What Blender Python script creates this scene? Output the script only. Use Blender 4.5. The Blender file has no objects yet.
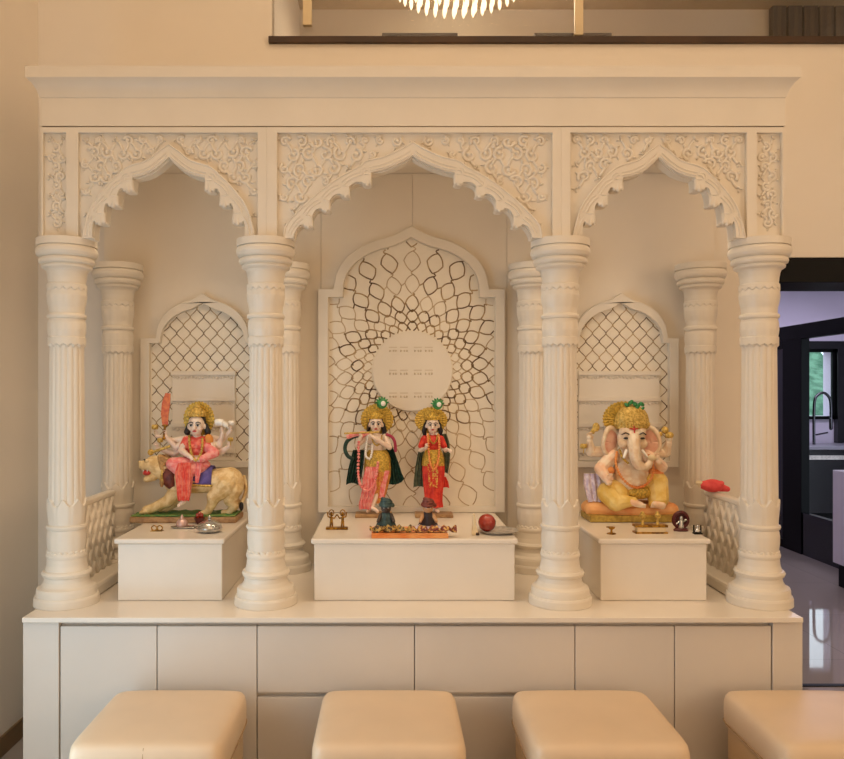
import bpy, bmesh, math, random
from math import sin, cos, pi, sqrt, radians
from mathutils import Vector, Matrix
from mathutils.geometry import tessellate_polygon
random.seed(7)
SC = bpy.context.scene
COL = SC.collection
F = 776.0; VX = 388.0; VY = 392.0; EYE = 1.55     # focal length in pixels, vanishing point, eye height

# ------------------------------------------------------------------ materials
def lin(c):
    c = c / 255.0
    return c / 12.92 if c <= 0.04045 else ((c + 0.055) / 1.055) ** 2.4
def rgb(r, g, b): return (lin(r), lin(g), lin(b), 1.0)
MATS = {}
def mat(name, col, rough=0.5, metal=0.0, col2=None, scale=20.0, bump=0.0, bscale=60.0, spec=0.5, coat=0.0,
        lo=0.4, hi=0.6, tex='noise', emit=None, estr=0.0, trans=0.0, sub=0.0):
    m = bpy.data.materials.new(name); m.use_nodes = True
    nt = m.node_tree; b = nt.nodes['Principled BSDF']
    b.inputs['Base Color'].default_value = col
    b.inputs['Roughness'].default_value = rough
    b.inputs['Metallic'].default_value = metal
    b.inputs['Specular IOR Level'].default_value = spec
    b.inputs['Coat Weight'].default_value = coat
    b.inputs['Transmission Weight'].default_value = trans
    if sub:
        b.inputs['Subsurface Weight'].default_value = sub
        b.inputs['Subsurface Radius'].default_value = (0.01, 0.006, 0.004)
    tc = nt.nodes.new('ShaderNodeTexCoord')
    if col2 is None:
        col2 = tuple(min(1, c * 0.955) for c in col[:3]) + (1.0,)
        lo, hi = 0.3, 0.7
    if tex == 'noise':
        n = nt.nodes.new('ShaderNodeTexNoise'); n.inputs['Scale'].default_value = scale
        n.inputs['Detail'].default_value = 4
        out = n.outputs['Fac']
    elif tex == 'voronoi':
        n = nt.nodes.new('ShaderNodeTexVoronoi'); n.inputs['Scale'].default_value = scale
        out = n.outputs['Distance']
    else:
        n = nt.nodes.new('ShaderNodeTexWave'); n.inputs['Scale'].default_value = scale
        n.inputs['Distortion'].default_value = 2.0
        out = n.outputs['Fac']
    nt.links.new(tc.outputs['Object'], n.inputs['Vector'])
    r = nt.nodes.new('ShaderNodeValToRGB')
    r.color_ramp.elements[0].position = lo; r.color_ramp.elements[0].color = col
    r.color_ramp.elements[1].position = hi; r.color_ramp.elements[1].color = col2
    nt.links.new(out, r.inputs['Fac'])
    nt.links.new(r.outputs['Color'], b.inputs['Base Color'])
    if bump:
        n2 = nt.nodes.new('ShaderNodeTexNoise'); n2.inputs['Scale'].default_value = bscale
        n2.inputs['Detail'].default_value = 5
        nt.links.new(tc.outputs['Object'], n2.inputs['Vector'])
        bp = nt.nodes.new('ShaderNodeBump'); bp.inputs['Strength'].default_value = bump
        bp.inputs['Distance'].default_value = 0.002
        nt.links.new(n2.outputs['Fac'], bp.inputs['Height'])
        nt.links.new(bp.outputs['Normal'], b.inputs['Normal'])
    if emit:
        b.inputs['Emission Color'].default_value = emit
        b.inputs['Emission Strength'].default_value = estr
    MATS[name] = m
    return m
marble = mat('white_marble', rgb(230, 220, 204), 0.42, scale=6, bump=0.05, bscale=90)
lacquer = mat('white_lacquer', rgb(218, 208, 196), 0.38, scale=3)
stone_top = mat('white_stone_top', rgb(232, 222, 208), 0.25, scale=5)
panelm = mat('matte_panel', rgb(238, 226, 208), 0.6, scale=4)
latticem = mat('lattice_panel', rgb(238, 228, 210), 0.5, scale=25, bump=0.25, bscale=40)
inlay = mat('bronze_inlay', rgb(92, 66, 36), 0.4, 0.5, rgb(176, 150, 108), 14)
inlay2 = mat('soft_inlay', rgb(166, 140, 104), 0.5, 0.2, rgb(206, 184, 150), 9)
wallm = mat('wall_plaster', rgb(236, 226, 212), 0.75, scale=2, bump=0.08, bscale=200)
ceilm = mat('ceiling_paint', rgb(235, 225, 208), 0.8, scale=2)
basebm = mat('baseboard_wood', rgb(124, 98, 64), 0.5, 0, rgb(104, 80, 50), 8, tex='wave')
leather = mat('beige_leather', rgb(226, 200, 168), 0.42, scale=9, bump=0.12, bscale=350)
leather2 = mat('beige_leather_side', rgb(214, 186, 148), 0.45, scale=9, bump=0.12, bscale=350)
threadm = mat('stool_thread', rgb(170, 140, 104), 0.7)
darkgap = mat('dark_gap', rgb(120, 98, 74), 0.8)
black = mat('black_lacquer', rgb(5, 5, 8), 0.25, scale=4)
blackm = mat('black_frame', rgb(2, 2, 3), 0.45, scale=4, spec=0.12)
kwall = mat('kitchen_wall', rgb(205, 196, 214), 0.7, scale=2)
kwhite = mat('island_white', rgb(236, 232, 240), 0.3, scale=3)
kgrey = mat('kitchen_counter_grey', rgb(140, 140, 150), 0.35, scale=12)
kblue = mat('kitchen_glass_dark', rgb(12, 16, 28), 0.12, scale=3)
steel = mat('brushed_steel', rgb(214, 208, 200), 0.42, 0.75, rgb(190, 184, 176), 40)
chrome = mat('dark_chrome', rgb(90, 90, 95), 0.2, 1.0)
brown = mat('dark_brown_wood', rgb(70, 44, 18), 0.5, 0, rgb(56, 34, 12), 3)
slat = mat('brown_slat', rgb(88, 66, 40), 0.6, 0, rgb(64, 46, 26), 6, tex='wave')
brass = mat('brass', rgb(186, 142, 62), 0.35, 0.9, rgb(120, 86, 36), 60)
gold = mat('gold_paint', rgb(220, 182, 78), 0.4, 0.35, rgb(170, 140, 56), 120, bump=0.6, bscale=260)
goldp = mat('pale_gold_paint', rgb(224, 190, 104), 0.42, 0.25, rgb(176, 142, 60), 110, bump=0.6, bscale=260)
skin = mat('painted_fair_marble', rgb(240, 222, 206), 0.35, scale=30, col2=rgb(232, 206, 188), sub=0.1)
pink = mat('pink_cloth', rgb(232, 118, 118), 0.55, 0, rgb(240, 164, 156), 60, bump=0.3)
coral = mat('coral_cloth', rgb(222, 74, 62), 0.5, 0, rgb(238, 130, 108), 55, bump=0.3)
red = mat('red_silk', rgb(196, 30, 24), 0.45, 0, rgb(222, 66, 44), 45, bump=0.3)
redgold = mat('red_gold_brocade', rgb(206, 52, 36), 0.45, 0, rgb(222, 176, 78), 120, lo=0.5, hi=0.56, bump=0.4)
orangegold = mat('orange_gold_brocade', rgb(204, 112, 60), 0.5, 0, rgb(218, 160, 66), 110, bump=0.4)
dkgreen = mat('dark_green_velvet', rgb(14, 44, 38), 0.6, 0, rgb(26, 66, 54), 70, bump=0.5)
veil = mat('grey_green_veil', rgb(66, 78, 62), 0.6, 0, rgb(92, 98, 76), 60, bump=0.4)
green = mat('green_enamel', rgb(30, 110, 52), 0.3, 0, rgb(60, 150, 84), 80)
grass = mat('painted_grass', rgb(56, 124, 62), 0.6, 0, rgb(120, 140, 70), 50, bump=0.5)
hairm = mat('black_hair_paint', rgb(28, 22, 22), 0.4)
eyem = mat('eye_black', rgb(18, 14, 14), 0.3)
eyew = mat('eye_white', rgb(245, 242, 236), 0.3)
lipm = mat('lip_red', rgb(196, 50, 48), 0.4)
lionm = mat('lion_fur_paint', rgb(236, 210, 160), 0.5, 0, rgb(212, 178, 120), 40, bump=0.4)
manem = mat('lion_mane_paint', rgb(196, 152, 92), 0.55, 0, rgb(160, 118, 66), 70, bump=0.8)
maroon = mat('maroon_cloth', rgb(92, 34, 30), 0.5, 0, rgb(122, 56, 40), 60)
purple = mat('purple_cloth', rgb(84, 74, 150), 0.5, 0, rgb(104, 92, 168), 50)
lilac = mat('lilac_cloth', rgb(196, 178, 200), 0.55, 0, rgb(226, 214, 224), 50)
orange = mat('orange_paint', rgb(226, 128, 60), 0.4, 0, rgb(236, 160, 92), 12)
cushm = mat('orange_cushion', rgb(228, 150, 88), 0.42, 0, rgb(240, 180, 116), 14)
swordm = mat('orange_blade', rgb(200, 84, 34), 0.4, 0, rgb(224, 128, 60), 40)
yellowc = mat('yellow_cloth', rgb(226, 184, 84), 0.4, 0, rgb(238, 208, 128), 20, bump=0.2)
peach = mat('peach_marble', rgb(240, 196, 160), 0.35, 0, rgb(244, 222, 196), 24, sub=0.1)
elem = mat('elephant_marble', rgb(240, 222, 196), 0.35, 0, rgb(226, 196, 160), 28, sub=0.1)
earpink = mat('ear_pink', rgb(226, 164, 140), 0.5, 0, rgb(236, 190, 166), 30)
silverm = mat('silver', rgb(214, 212, 208), 0.22, 0.9, rgb(170, 168, 164), 60)
teal = mat('teal_cloth', rgb(34, 56, 58), 0.6, 0, rgb(60, 84, 80), 60, bump=0.4)
tanm = mat('tan_face', rgb(196, 148, 104), 0.5)
patch = mat('patterned_cloth', rgb(190, 150, 74), 0.55, 0, rgb(66, 44, 28), 90, lo=0.48, hi=0.54, bump=0.5)
patch2 = mat('maroon_gold_cloth', rgb(122, 44, 34), 0.55, 0, rgb(214, 168, 92), 90, lo=0.48, hi=0.56, bump=0.5)
ballm = mat('red_ball_paint', rgb(168, 52, 34), 0.25, 0, rgb(140, 34, 24), 14, coat=0.5)
pinkred = mat('pink_red_cloth', rgb(236, 88, 84), 0.6, 0, rgb(226, 70, 72), 40, bump=0.6)
creamw = mat('cream_wax', rgb(226, 204, 164), 0.5)
darkred = mat('dark_red_lacquer', rgb(84, 20, 20), 0.3)
crystal = mat('crystal', rgb(255, 248, 235), 0.05, emit=(1.0, 0.86, 0.62, 1), estr=1.3)
stoneb = mat('statue_base_stone', rgb(176, 140, 96), 0.5, 0, rgb(150, 112, 74), 40)
olive = mat('olive_gold_base', rgb(186, 156, 70), 0.4, 0.2, rgb(160, 128, 52), 60)
folm = mat('lawn_green', rgb(40, 84, 60), 0.9, 0, rgb(84, 126, 100), 5, bump=0.6, bscale=20)
barkm = mat('pale_bark', rgb(170, 170, 150), 0.9)

def floor_mat(name, c1, c2, tile, rough):
    m = mat(name, c1, rough, scale=3, col2=c2, coat=0.0)
    nt = m.node_tree; b = nt.nodes['Principled BSDF']
    tc = nt.nodes['Texture Coordinate']
    br = nt.nodes.new('ShaderNodeTexBrick'); br.offset = 0
    br.inputs['Scale'].default_value = 1.0
    br.inputs['Brick Width'].default_value = tile; br.inputs['Row Height'].default_value = tile
    br.inputs['Mortar Size'].default_value = 0.002
    br.inputs['Color1'].default_value = c1; br.inputs['Color2'].default_value = c2
    br.inputs['Mortar'].default_value = tuple(x * 0.6 for x in c1[:3]) + (1,)
    nt.links.new(tc.outputs['Object'], br.inputs['Vector'])
    nt.links.new(br.outputs['Color'], b.inputs['Base Color'])
    return m
floorm = floor_mat('polished_tile', rgb(172, 160, 150), rgb(166, 154, 144), 0.9, 0.03)
def glass_mat():
    m = bpy.data.materials.new('clear_glass'); m.use_nodes = True
    nt = m.node_tree; nt.nodes.clear()
    o = nt.nodes.new('ShaderNodeOutputMaterial'); mx = nt.nodes.new('ShaderNodeMixShader')
    t = nt.nodes.new('ShaderNodeBsdfTransparent'); g = nt.nodes.new('ShaderNodeBsdfGlossy')
    g.inputs['Roughness'].default_value = 0.03
    t.inputs['Color'].default_value = (0.97, 0.96, 0.94, 1)
    fr = nt.nodes.new('ShaderNodeFresnel'); fr.inputs['IOR'].default_value = 1.45
    nt.links.new(fr.outputs['Fac'], mx.inputs['Fac'])
    nt.links.new(t.outputs[0], mx.inputs[1]); nt.links.new(g.outputs[0], mx.inputs[2])
    nt.links.new(mx.outputs[0], o.inputs['Surface'])
    return m
glassm = glass_mat()

# ------------------------------------------------------------------ mesh helpers
def worldloc(o):
    v = Vector((0, 0, 0))
    while o is not None:
        v += o.location; o = o.parent
    return v
def tag(o, label=None, cat=None, group=None, kind=None):
    if label: o['label'] = label
    if cat: o['category'] = cat
    if group: o['group'] = group
    if kind: o['kind'] = kind
    return o
def thing(name, label, cat, loc, group=None):
    o = bpy.data.objects.new(name, None); COL.objects.link(o)
    o.location = loc; o.empty_display_size = 0.1
    return tag(o, label, cat, group)

class MB:
    def __init__(s): s.v = []; s.f = []
    def add(s, vs, fs):
        b = len(s.v); s.v += [Vector(v) for v in vs]
        s.f += [tuple(i + b for i in f) for f in fs]; return s
    def box(s, x0, x1, y0, y1, z0, z1):
        vs = [(x, y, z) for z in (z0, z1) for y in (y0, y1) for x in (x0, x1)]
        return s.add(vs, [(0, 2, 3, 1), (4, 5, 7, 6), (0, 1, 5, 4), (2, 6, 7, 3), (0, 4, 6, 2), (1, 3, 7, 5)])
    def prism(s, loops, y0, y1):
        """2-D loops in x,z (first outer, rest holes), extruded from y0 (front) to y1."""
        l3 = [[Vector((p[0], p[1], 0)) for p in lp] for lp in loops]
        tris = tessellate_polygon(l3)
        flat = [p for lp in loops for p in lp]; n = len(flat)
        vs = [(p[0], y0, p[1]) for p in flat] + [(p[0], y1, p[1]) for p in flat]
        fs = []
        for t in tris:
            fs.append(tuple(t)); fs.append(tuple(i + n for i in reversed(t)))
        k = 0
        for lp in loops:
            m = len(lp)
            for i in range(m):
                a = k + i; b = k + (i + 1) % m
                fs.append((a, b, b + n, a + n))
            k += m
        return s.add(vs, fs)
    def tube(s, pts, rad, seg=8, flat=1.0, caps=True):
        pts = [Vector(p) for p in pts]; n = len(pts)
        if not hasattr(rad, '__len__'): rad = [rad] * n
        vs = []; fs = []
        up = Vector((0, 1, 0))
        prev = None
        for i, p in enumerate(pts):
            t = (pts[min(i + 1, n - 1)] - pts[max(i - 1, 0)])
            if t.length < 1e-9: t = Vector((0, 0, 1))
            t.normalize()
            if prev is None:
                a = up if abs(t.dot(up)) < 0.95 else Vector((1, 0, 0))
                u = a - t * a.dot(t)
            else:
                u = prev - t * prev.dot(t)
                if u.length < 1e-6: u = Vector((1, 0, 0)) - t * t.x
            u.normalize(); prev = u
            w = t.cross(u)
            for k in range(seg):
                a = 2 * pi * k / seg
                vs.append(p + u * cos(a) * rad[i] * flat + w * sin(a) * rad[i])
        for i in range(n - 1):
            for k in range(seg):
                a = i * seg + k; b = i * seg + (k + 1) % seg
                fs.append((a, b, b + seg, a + seg))
        if caps:
            fs.append(tuple(range(seg - 1, -1, -1))); fs.append(tuple(range((n - 1) * seg, n * seg)))
        return s.add(vs, fs)
    def ell(s, c, r, seg=14, rings=9, rot=None):
        if not hasattr(r, '__len__'): r = (r, r, r)
        c = Vector(c); M = rot.to_matrix() if rot is not None and hasattr(rot, 'to_matrix') else (rot or Matrix.Identity(3))
        vs = [c + M @ Vector((0, 0, r[2]))]; fs = []
        for i in range(1, rings):
            ph = pi * i / rings
            for k in range(seg):
                a = 2 * pi * k / seg
                vs.append(c + M @ Vector((r[0] * sin(ph) * cos(a), r[1] * sin(ph) * sin(a), r[2] * cos(ph))))
        vs.append(c + M @ Vector((0, 0, -r[2])))
        for k in range(seg):
            fs.append((0, 1 + k, 1 + (k + 1) % seg))
            b = 1 + (rings - 2) * seg
            fs.append((b + k, len(vs) - 1, b + (k + 1) % seg))
        for i in range(rings - 2):
            for k in range(seg):
                a = 1 + i * seg + k; b = 1 + i * seg + (k + 1) % seg
                fs.append((a, a + seg, b + seg, b))
        return s.add(vs, fs)
    def cap(s, p0, p1, r0, r1, seg=12):
        p0 = Vector(p0); p1 = Vector(p1)
        d = p1 - p0; L = d.length
        if L < 1e-6: return s.ell(p0, r0)
        t = d / L; pts = []; rr = []
        for i in range(5):
            a = pi / 2 * (1 - i / 4)
            pts.append(p0 - t * r0 * sin(a)); rr.append(max(r0 * cos(a), r0 * 0.04))
        for i in range(5):
            a = pi / 2 * i / 4
            pts.append(p1 + t * r1 * sin(a)); rr.append(max(r1 * cos(a), r1 * 0.04))
        return s.tube(pts, rr, seg)
    def lathe(s, c, prof, seg=32, fn=None, sx=1.0, sy=1.0):
        """prof: (r, z) from bottom to top relative to c"""
        vs = []; fs = []; n = len(prof)
        for (r, z) in prof:
            for k in range(seg):
                a = 2 * pi * k / seg
                rr = r if fn is None else fn(r, z, a)
                vs.append((c[0] + rr * cos(a) * sx, c[1] + rr * sin(a) * sy, c[2] + z))
        for i in range(n - 1):
            for k in range(seg):
                a = i * seg + k; b = i * seg + (k + 1) % seg
                fs.append((a, b, b + seg, a + seg))
        fs.append(tuple(range(seg - 1, -1, -1))); fs.append(tuple(range((n - 1) * seg, n * seg)))
        return s.add(vs, fs)
    def grid(s, rows, th=0.0):
        """rows of equal length points -> sheet; th gives real thickness along y"""
        n = len(rows); m = len(rows[0]); vs = [Vector(p) for r in rows for p in r]; fs = []
        for i in range(n - 1):
            for j in range(m - 1):
                a = i * m + j; fs.append((a, a + 1, a + m + 1, a + m))
        if th:
            N = len(vs); vs += [v + Vector((0, th, 0)) for v in vs]
            fs += [tuple(i + N for i in reversed(f)) for f in fs]
            edge = [j for j in range(m)] + [i * m + m - 1 for i in range(1, n)] + \
                   [(n - 1) * m + j for j in range(m - 2, -1, -1)] + [i * m for i in range(n - 2, 0, -1)]
            for i in range(len(edge)):
                a = edge[i]; b = edge[(i + 1) % len(edge)]
                fs.append((b, a, a + N, b + N))
        return s.add(vs, fs)
    def build(s, name, m, parent=None, smooth=False, bevel=0.0, kind=None, solid=0.0, origin=None, fixn=True):
        if parent is not None: o0 = worldloc(parent)
        elif origin is not None: o0 = Vector(origin)
        else:
            xs = [v.x for v in s.v]; ys = [v.y for v in s.v]; zs = [v.z for v in s.v]
            o0 = Vector(((min(xs) + max(xs)) / 2, (min(ys) + max(ys)) / 2, min(zs)))
        me = bpy.data.meshes.new(name)
        me.from_pydata([tuple(v - o0) for v in s.v], [], s.f); me.update()
        if fixn:
            bm = bmesh.new(); bm.from_mesh(me)
            bmesh.ops.recalc_face_normals(bm, faces=bm.faces)
            bm.to_mesh(me); bm.free()
        if smooth:
            me.polygons.foreach_set('use_smooth', [True] * len(me.polygons))
            if smooth != 'all':
                me.set_sharp_from_angle(angle=radians(40 if smooth is True else smooth))
        me.materials.append(m)
        o = bpy.data.objects.new(name, me); COL.objects.link(o)
        if parent is not None: o.parent = parent
        else: o.location = o0
        if bevel:
            bv = o.modifiers.new('bevel', 'BEVEL'); bv.width = bevel; bv.segments = 2
            bv.limit_method = 'ANGLE'; bv.angle_limit = radians(35)
        if solid:
            sd = o.modifiers.new('solid', 'SOLIDIFY'); sd.thickness = solid; sd.offset = 0
        if kind: o['kind'] = kind
        return o
    def fuse(s, voxel, iters=3, fac=0.5):
        """merge everything collected into one continuous skin"""
        me = bpy.data.meshes.new('tmp'); me.from_pydata([tuple(v) for v in s.v], [], s.f); me.update()
        bm = bmesh.new(); bm.from_mesh(me); bmesh.ops.recalc_face_normals(bm, faces=bm.faces); bm.to_mesh(me); bm.free()
        o = bpy.data.objects.new('tmp', me); COL.objects.link(o)
        r = o.modifiers.new('r', 'REMESH'); r.mode = 'VOXEL'; r.voxel_size = voxel
        if iters:
            sm = o.modifiers.new('s', 'SMOOTH'); sm.factor = fac; sm.iterations = iters
        dg = bpy.context.evaluated_depsgraph_get()
        ev = o.evaluated_get(dg).to_mesh()
        s.v = [v.co.copy() for v in ev.vertices]; s.f = [tuple(p.vertices) for p in ev.polygons]
        o.evaluated_get(dg).to_mesh_clear()
        bpy.data.objects.remove(o); bpy.data.meshes.remove(me)
        return s
def copy_tree(o, parent=None, loc=None):
    c = o.copy(); COL.objects.link(c); c.parent = parent
    if loc is not None: c.location = loc
    for ch in list(o.children): copy_tree(ch, c)
    return c
def lerp(a, b, t): return a + (b - a) * t
def sstep(t): t = max(0, min(1, t)); return t * t * (3 - 2 * t)
def interp(tab, x):
    if x <= tab[0][0]: return tab[0][1]
    for (a, b), (c, d) in zip(tab, tab[1:]):
        if x <= c: return b + (d - b) * (x - a) / (c - a) if c > a else d
    return tab[-1][1]
def spline(pts, n=8):
    pts = [Vector(p) for p in pts]; out = []
    P = [pts[0]] + pts + [pts[-1]]
    for i in range(1, len(P) - 2):
        p0, p1, p2, p3 = P[i - 1], P[i], P[i + 1], P[i + 2]
        for k in range(n):
            t = k / n
            out.append(0.5 * ((2 * p1) + (p2 - p0) * t + (2 * p0 - 5 * p1 + 4 * p2 - p3) * t * t + (3 * p1 - p0 - 3 * p2 + p3) * t ** 3))
    out.append(pts[-1]); return out
class Plane:
    """measures on the photograph carried to a plane at depth Y"""
    def __init__(s, Y): s.Y = Y; s.u = Y / F
    def x(s, px): return (px - VX) * s.u
    def z(s, py): return EYE - (py - VY) * s.u
    def __call__(s, px, py, dy=0.0): return Vector((s.x(px), s.Y + dy * s.u, s.z(py)))
# ------------------------------------------------------------------ room shell
YB = 3.66                     # face of the back wall
def S(name, mb, m, **k): return mb.build(name, m, kind='structure', **k)
XL = -1.65; XR = 4.4; YF = -3.6; ZC = 5.2
b = MB().box(XL - 0.2, 7.5, YF, 12.5, -0.1, 0.0); S('floor', b, floorm, origin=(0, 0, 0))
b = MB()
wt = YB + 0.3
b.box(XL - 0.2, 1.78, YB, wt, 0, 3.19)               # behind the shrine
b.box(1.78, XR + 0.2, YB, wt, 2.185, 3.19)           # over the kitchen doorway
b.box(3.7, XR + 0.2, YB, wt, 0, 2.185)
b.box(XL - 0.2, -0.548, YB, wt, 3.19, ZC)             # left of the mezzanine opening
b.box(-0.548, XR + 0.2, YB, wt, 4.6, ZC)
S('wall_back', b, wallm, origin=(0, YB, 0))
b = MB()
b.box(XL - 0.2, XL, YF, 1.2, 0, ZC); b.box(XL - 0.2, XL, 2.3, YB, 0, ZC)
b.box(XL - 0.2, XL, 1.2, 2.3, 2.05, ZC)
S('wall_left', b, wallm, origin=(XL, 0, 0))
b = MB().box(XR, XR + 0.2, YF, YB, 0, ZC); S('wall_right', b, wallm)
b = MB().box(XL - 0.2, XR + 0.2, YF - 0.2, YF, 0, ZC); S('wall_front', b, wallm)
b = MB().box(XL - 0.2, XR + 0.2, YF, wt, ZC, ZC + 0.1); S('ceiling', b, ceilm)
b = MB().box(XL, XL + 0.012, 2.3, YB, 0.0, 0.085); S('baseboard_left', b, basebm, bevel=0.003)
b = MB().box(XL + 0.012, -1.3, YB - 0.012, YB, 0.0, 0.085); b.box(1.5, 1.70, YB - 0.012, YB, 0, 0.085)
S('baseboard_back', b, basebm, bevel=0.003)
# large window in the left wall, out of the frame: source of the daylight
w = MB()
for y in (1.2, 2.26): w.box(XL - 0.12, XL - 0.06, y, y + 0.04, 0.0, 2.05)
for z in (0.0, 2.01): w.box(XL - 0.12, XL - 0.06, 1.2, 2.3, z, z + 0.04)
W1 = S('window_1', w, blackm)
MB().box(XL - 0.095, XL - 0.087, 1.24, 2.26, 0.04, 2.01).build('pane', glassm, W1)
# ------------------------------------------------------------------ mezzanine behind the opening above
p = Plane(YB)
sl = MB().box(p.x(269), XR, YB - 0.02, 5.2, 3.19, 3.221)
S('trim_1', sl, brown, bevel=0.002)                    # dark edge of the upper floor
b = MB(); b.box(-0.75, p.x(269) - 0.001, wt, 5.2, 3.19, 4.0); b.box(-0.75, 2.43, 4.95, 5.15, 3.221, 4.0)
S('wall_upper', b, wallm)
b = MB().box(-0.75, XR, YB + 0.02, 5.2, 3.99, 4.1); S('ceiling_upper', b, mat('tan_ceiling', rgb(206, 180, 136), 0.7))
b = MB()
x = 2.43
while x < 3.6:
    b.box(x, x + 0.085, 4.90, 4.95, 3.221, 3.99); x += 0.1
b.box(2.43, 4.4, 4.95, 5.15, 3.221, 3.99)
t = b.build('slatted_screen', slat); tag(t, 'dark brown vertical slatted panelling behind the right end of the balcony glass', 'panelling')
g = thing('glass_railing', 'frameless glass balcony railing with pale metal clamps above the shrine', 'railing', (1.6, YB + 0.1, 3.221))
gp = MB().box(p.x(272), p.x(580), YB + 0.055, YB + 0.067, 3.226, 4.2); gp.build('glass_pane', glassm, g)
gp = MB().box(p.x(581), 4.3, YB + 0.055, YB + 0.067, 3.226, 4.2); gp.build('glass_pane', glassm, g)
for (a, c, d) in ((302, 311, 22), (576.5, 585, 32)):
    MB().box(p.x(a) , p.x(c), YB + 0.028, YB + 0.054, p.z(d), 3.6).build('clamp', creamw, g, bevel=0.003)
for (a, c) in ((382, 459), (537, 616)):
    MB().box(p.x(a), p.x(c), YB + 0.068, YB + 0.11, 3.221, p.z(26)).build('base_shoe', brown, g, bevel=0.003)
# ceiling-mounted crystal lights on the mezzanine ceiling
def crystal_light(cx, cy, R, label, n, zt=3.99, drop=0.17):
    t = thing('crystal_ceiling_light', label, 'ceiling light', (cx, cy, zt - drop), None)
    MB().lathe((cx, cy, zt - 0.04), [(R * 0.7, 0), (R * 0.72, 0.02), (R * 0.7, 0.04)], 40).build('ceiling_plate', silverm, t, smooth=True)
    for k, (rr, m, zz) in enumerate(((R, n, 0.03), (R * 0.72, int(n * .7), 0.0), (R * 0.4, int(n * .4), -0.02))):
        mb = MB()
        for i in range(m):
            a = 2 * pi * i / m
            x, y = cx + rr * cos(a), cy + rr * sin(a)
            mb.lathe((x, y, zt - drop + 0.02 + zz), [(0.001, 0), (0.010, 0.02), (0.012, 0.05), (0.004, 0.09), (0.002, 0.12)], 6)
        mb.build('crystal_ring', crystal, t)
    return t
crystal_light(0.41, 4.45, 0.38, 'wide round crystal ceiling light glowing behind the balcony glass above the centre arch', 40)
crystal_light(2.62, 4.45, 0.08, 'small crystal light at the top right in front of the slatted panelling', 8)
# ------------------------------------------------------------------ kitchen doorway and kitchen
b = MB()
b.box(1.72, 1.80, YB - 0.015, wt + 0.01, 0, 2.18); b.box(3.68, 3.72, YB - 0.015, wt + 0.01, 0, 2.18)
b.box(1.72, 3.72, YB - 0.015, wt + 0.01, 2.065, 2.18)
S('door_1', b, blackm, bevel=0.003)
b = MB().box(1.72, 3.72, 4.08, 4.11, 0.0, 0.006); S('trim_2', b, blackm)
b = MB(); b.box(1.0, 3.2, 10.0, 10.2, 0, 3.3); b.box(3.2, 5.22, 10.0, 10.2, 0, 3.3); b.box(5.72, 8.0, 10.0, 10.2, 0, 3.3)
b.box(5.22, 5.72, 10.0, 10.2, 0, 1.24); b.box(5.22, 5.72, 10.0, 10.2, 2.07, 3.3)
S('wall_kitchen', b, kwall)
b = MB().box(1.0, 8.0, wt + 0.01, 10.2, 3.0, 3.1); S('ceiling_kitchen', b, kwall)
b = MB().box(0.9, 1.0, wt + 0.01, 10.2, 0, 3.1); b.box(7.5, 7.6, wt + 0.01, 10.2, 0, 3.1); S('wall_kitchen_side', b, kwall)
b = MB()
b.box(5.20, 5.235, 9.96, 10.0, 1.2, 2.1); b.box(5.705, 5.74, 9.96, 10.0, 1.2, 2.1)
b.box(5.20, 5.74, 9.96, 10.0, 1.2, 1.24); b.box(5.20, 5.74, 9.96, 10.0, 2.06, 2.1)
W2 = S('window_2', b, blackm)
MB().box(5.235, 5.705, 9.975, 9.981, 1.24, 2.06).build('pane', glassm, W2)
b = MB(); b.box(3.9, 5.20, 9.90, 9.99, 0.9, 2.2); b.box(5.74, 7.4, 9.90, 9.99, 0.9, 2.2); b.box(5.20, 5.74, 9.90, 9.99, 2.1, 2.2)
t = b.build('black_splashback', black); tag(t, 'black glossy wall cladding around the kitchen window', 'wall cladding')
# lawn seen out of the window
b = MB(); b.grid([[(x, 12.6 + i * 0.5, 0.0 + i * 0.33 + 0.04 * sin(x * 5 + i)) for x in [2 + 0.25 * k for k in range(29)]] for i in range(10)])
b.box(1.5, 9.5, 12.5, 17.5, -0.3, -0.02); t = b.build('lawn', folm, smooth=True); tag(t, 'bright green grassy slope outside the kitchen window', 'grass', kind='stuff')
b = MB().tube(spline([(6.78, 12.9, 0.4), (6.8, 12.95, 1.2), (6.75, 13.0, 2.0), (6.8, 13.05, 2.4)]), [0.07] * 25, 10)
t = b.build('tree_trunk', barkm, smooth=True); tag(t, 'pale slim tree trunk on the grassy slope outside the kitchen window', 'tree')
# black framed partition running back, open in the middle
t = thing('kitchen_partition', 'tall black framed glass partition beside the kitchen passage, with an open bay', 'partition', (3.94, 7.5, 0))
b = MB(); b.box(3.94, 4.02, 5.9, 9.9, 2.06, 2.2); b.box(3.94, 4.02, 7.40, 7.75, 0, 2.06); b.box(3.94, 4.02, 9.2, 9.9, 0, 2.06); b.box(3.94, 4.02, 5.9, 6.0, 0, 2.06)
b.box(3.94, 4.02, 7.75, 9.2, 0, 0.08); b.box(3.94, 4.02, 7.75, 9.2, 1.98, 2.06)
b.build('frame', blackm, t, bevel=0.003)
MB().box(3.95, 4.01, 6.02, 7.39, 0.0, 0.40).build('low_panel', kblue, t)
MB().box(3.97, 3.985, 7.75, 9.2, 0.08, 1.98).build('dark_glass', kblue, t)
t = thing('sink_unit', 'black kitchen sink unit with grey worktop under the window', 'kitchen unit', (5.6, 9.5, 0))
MB().box(4.4, 7.3, 9.3, 9.88, 0.1, 0.86).build('cabinet_front', black, t)
MB().box(4.4, 7.3, 9.32, 9.88, 0.0, 0.1).build('toe_kick', blackm, t)
MB().box(4.4, 7.3, 9.27, 9.89, 0.86, 0.90).build('worktop', kgrey, t, bevel=0.004)
MB().box(4.6, 7.2, 9.288, 9.3, 0.74, 0.79).build('handle_rail', steel, t)
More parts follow.
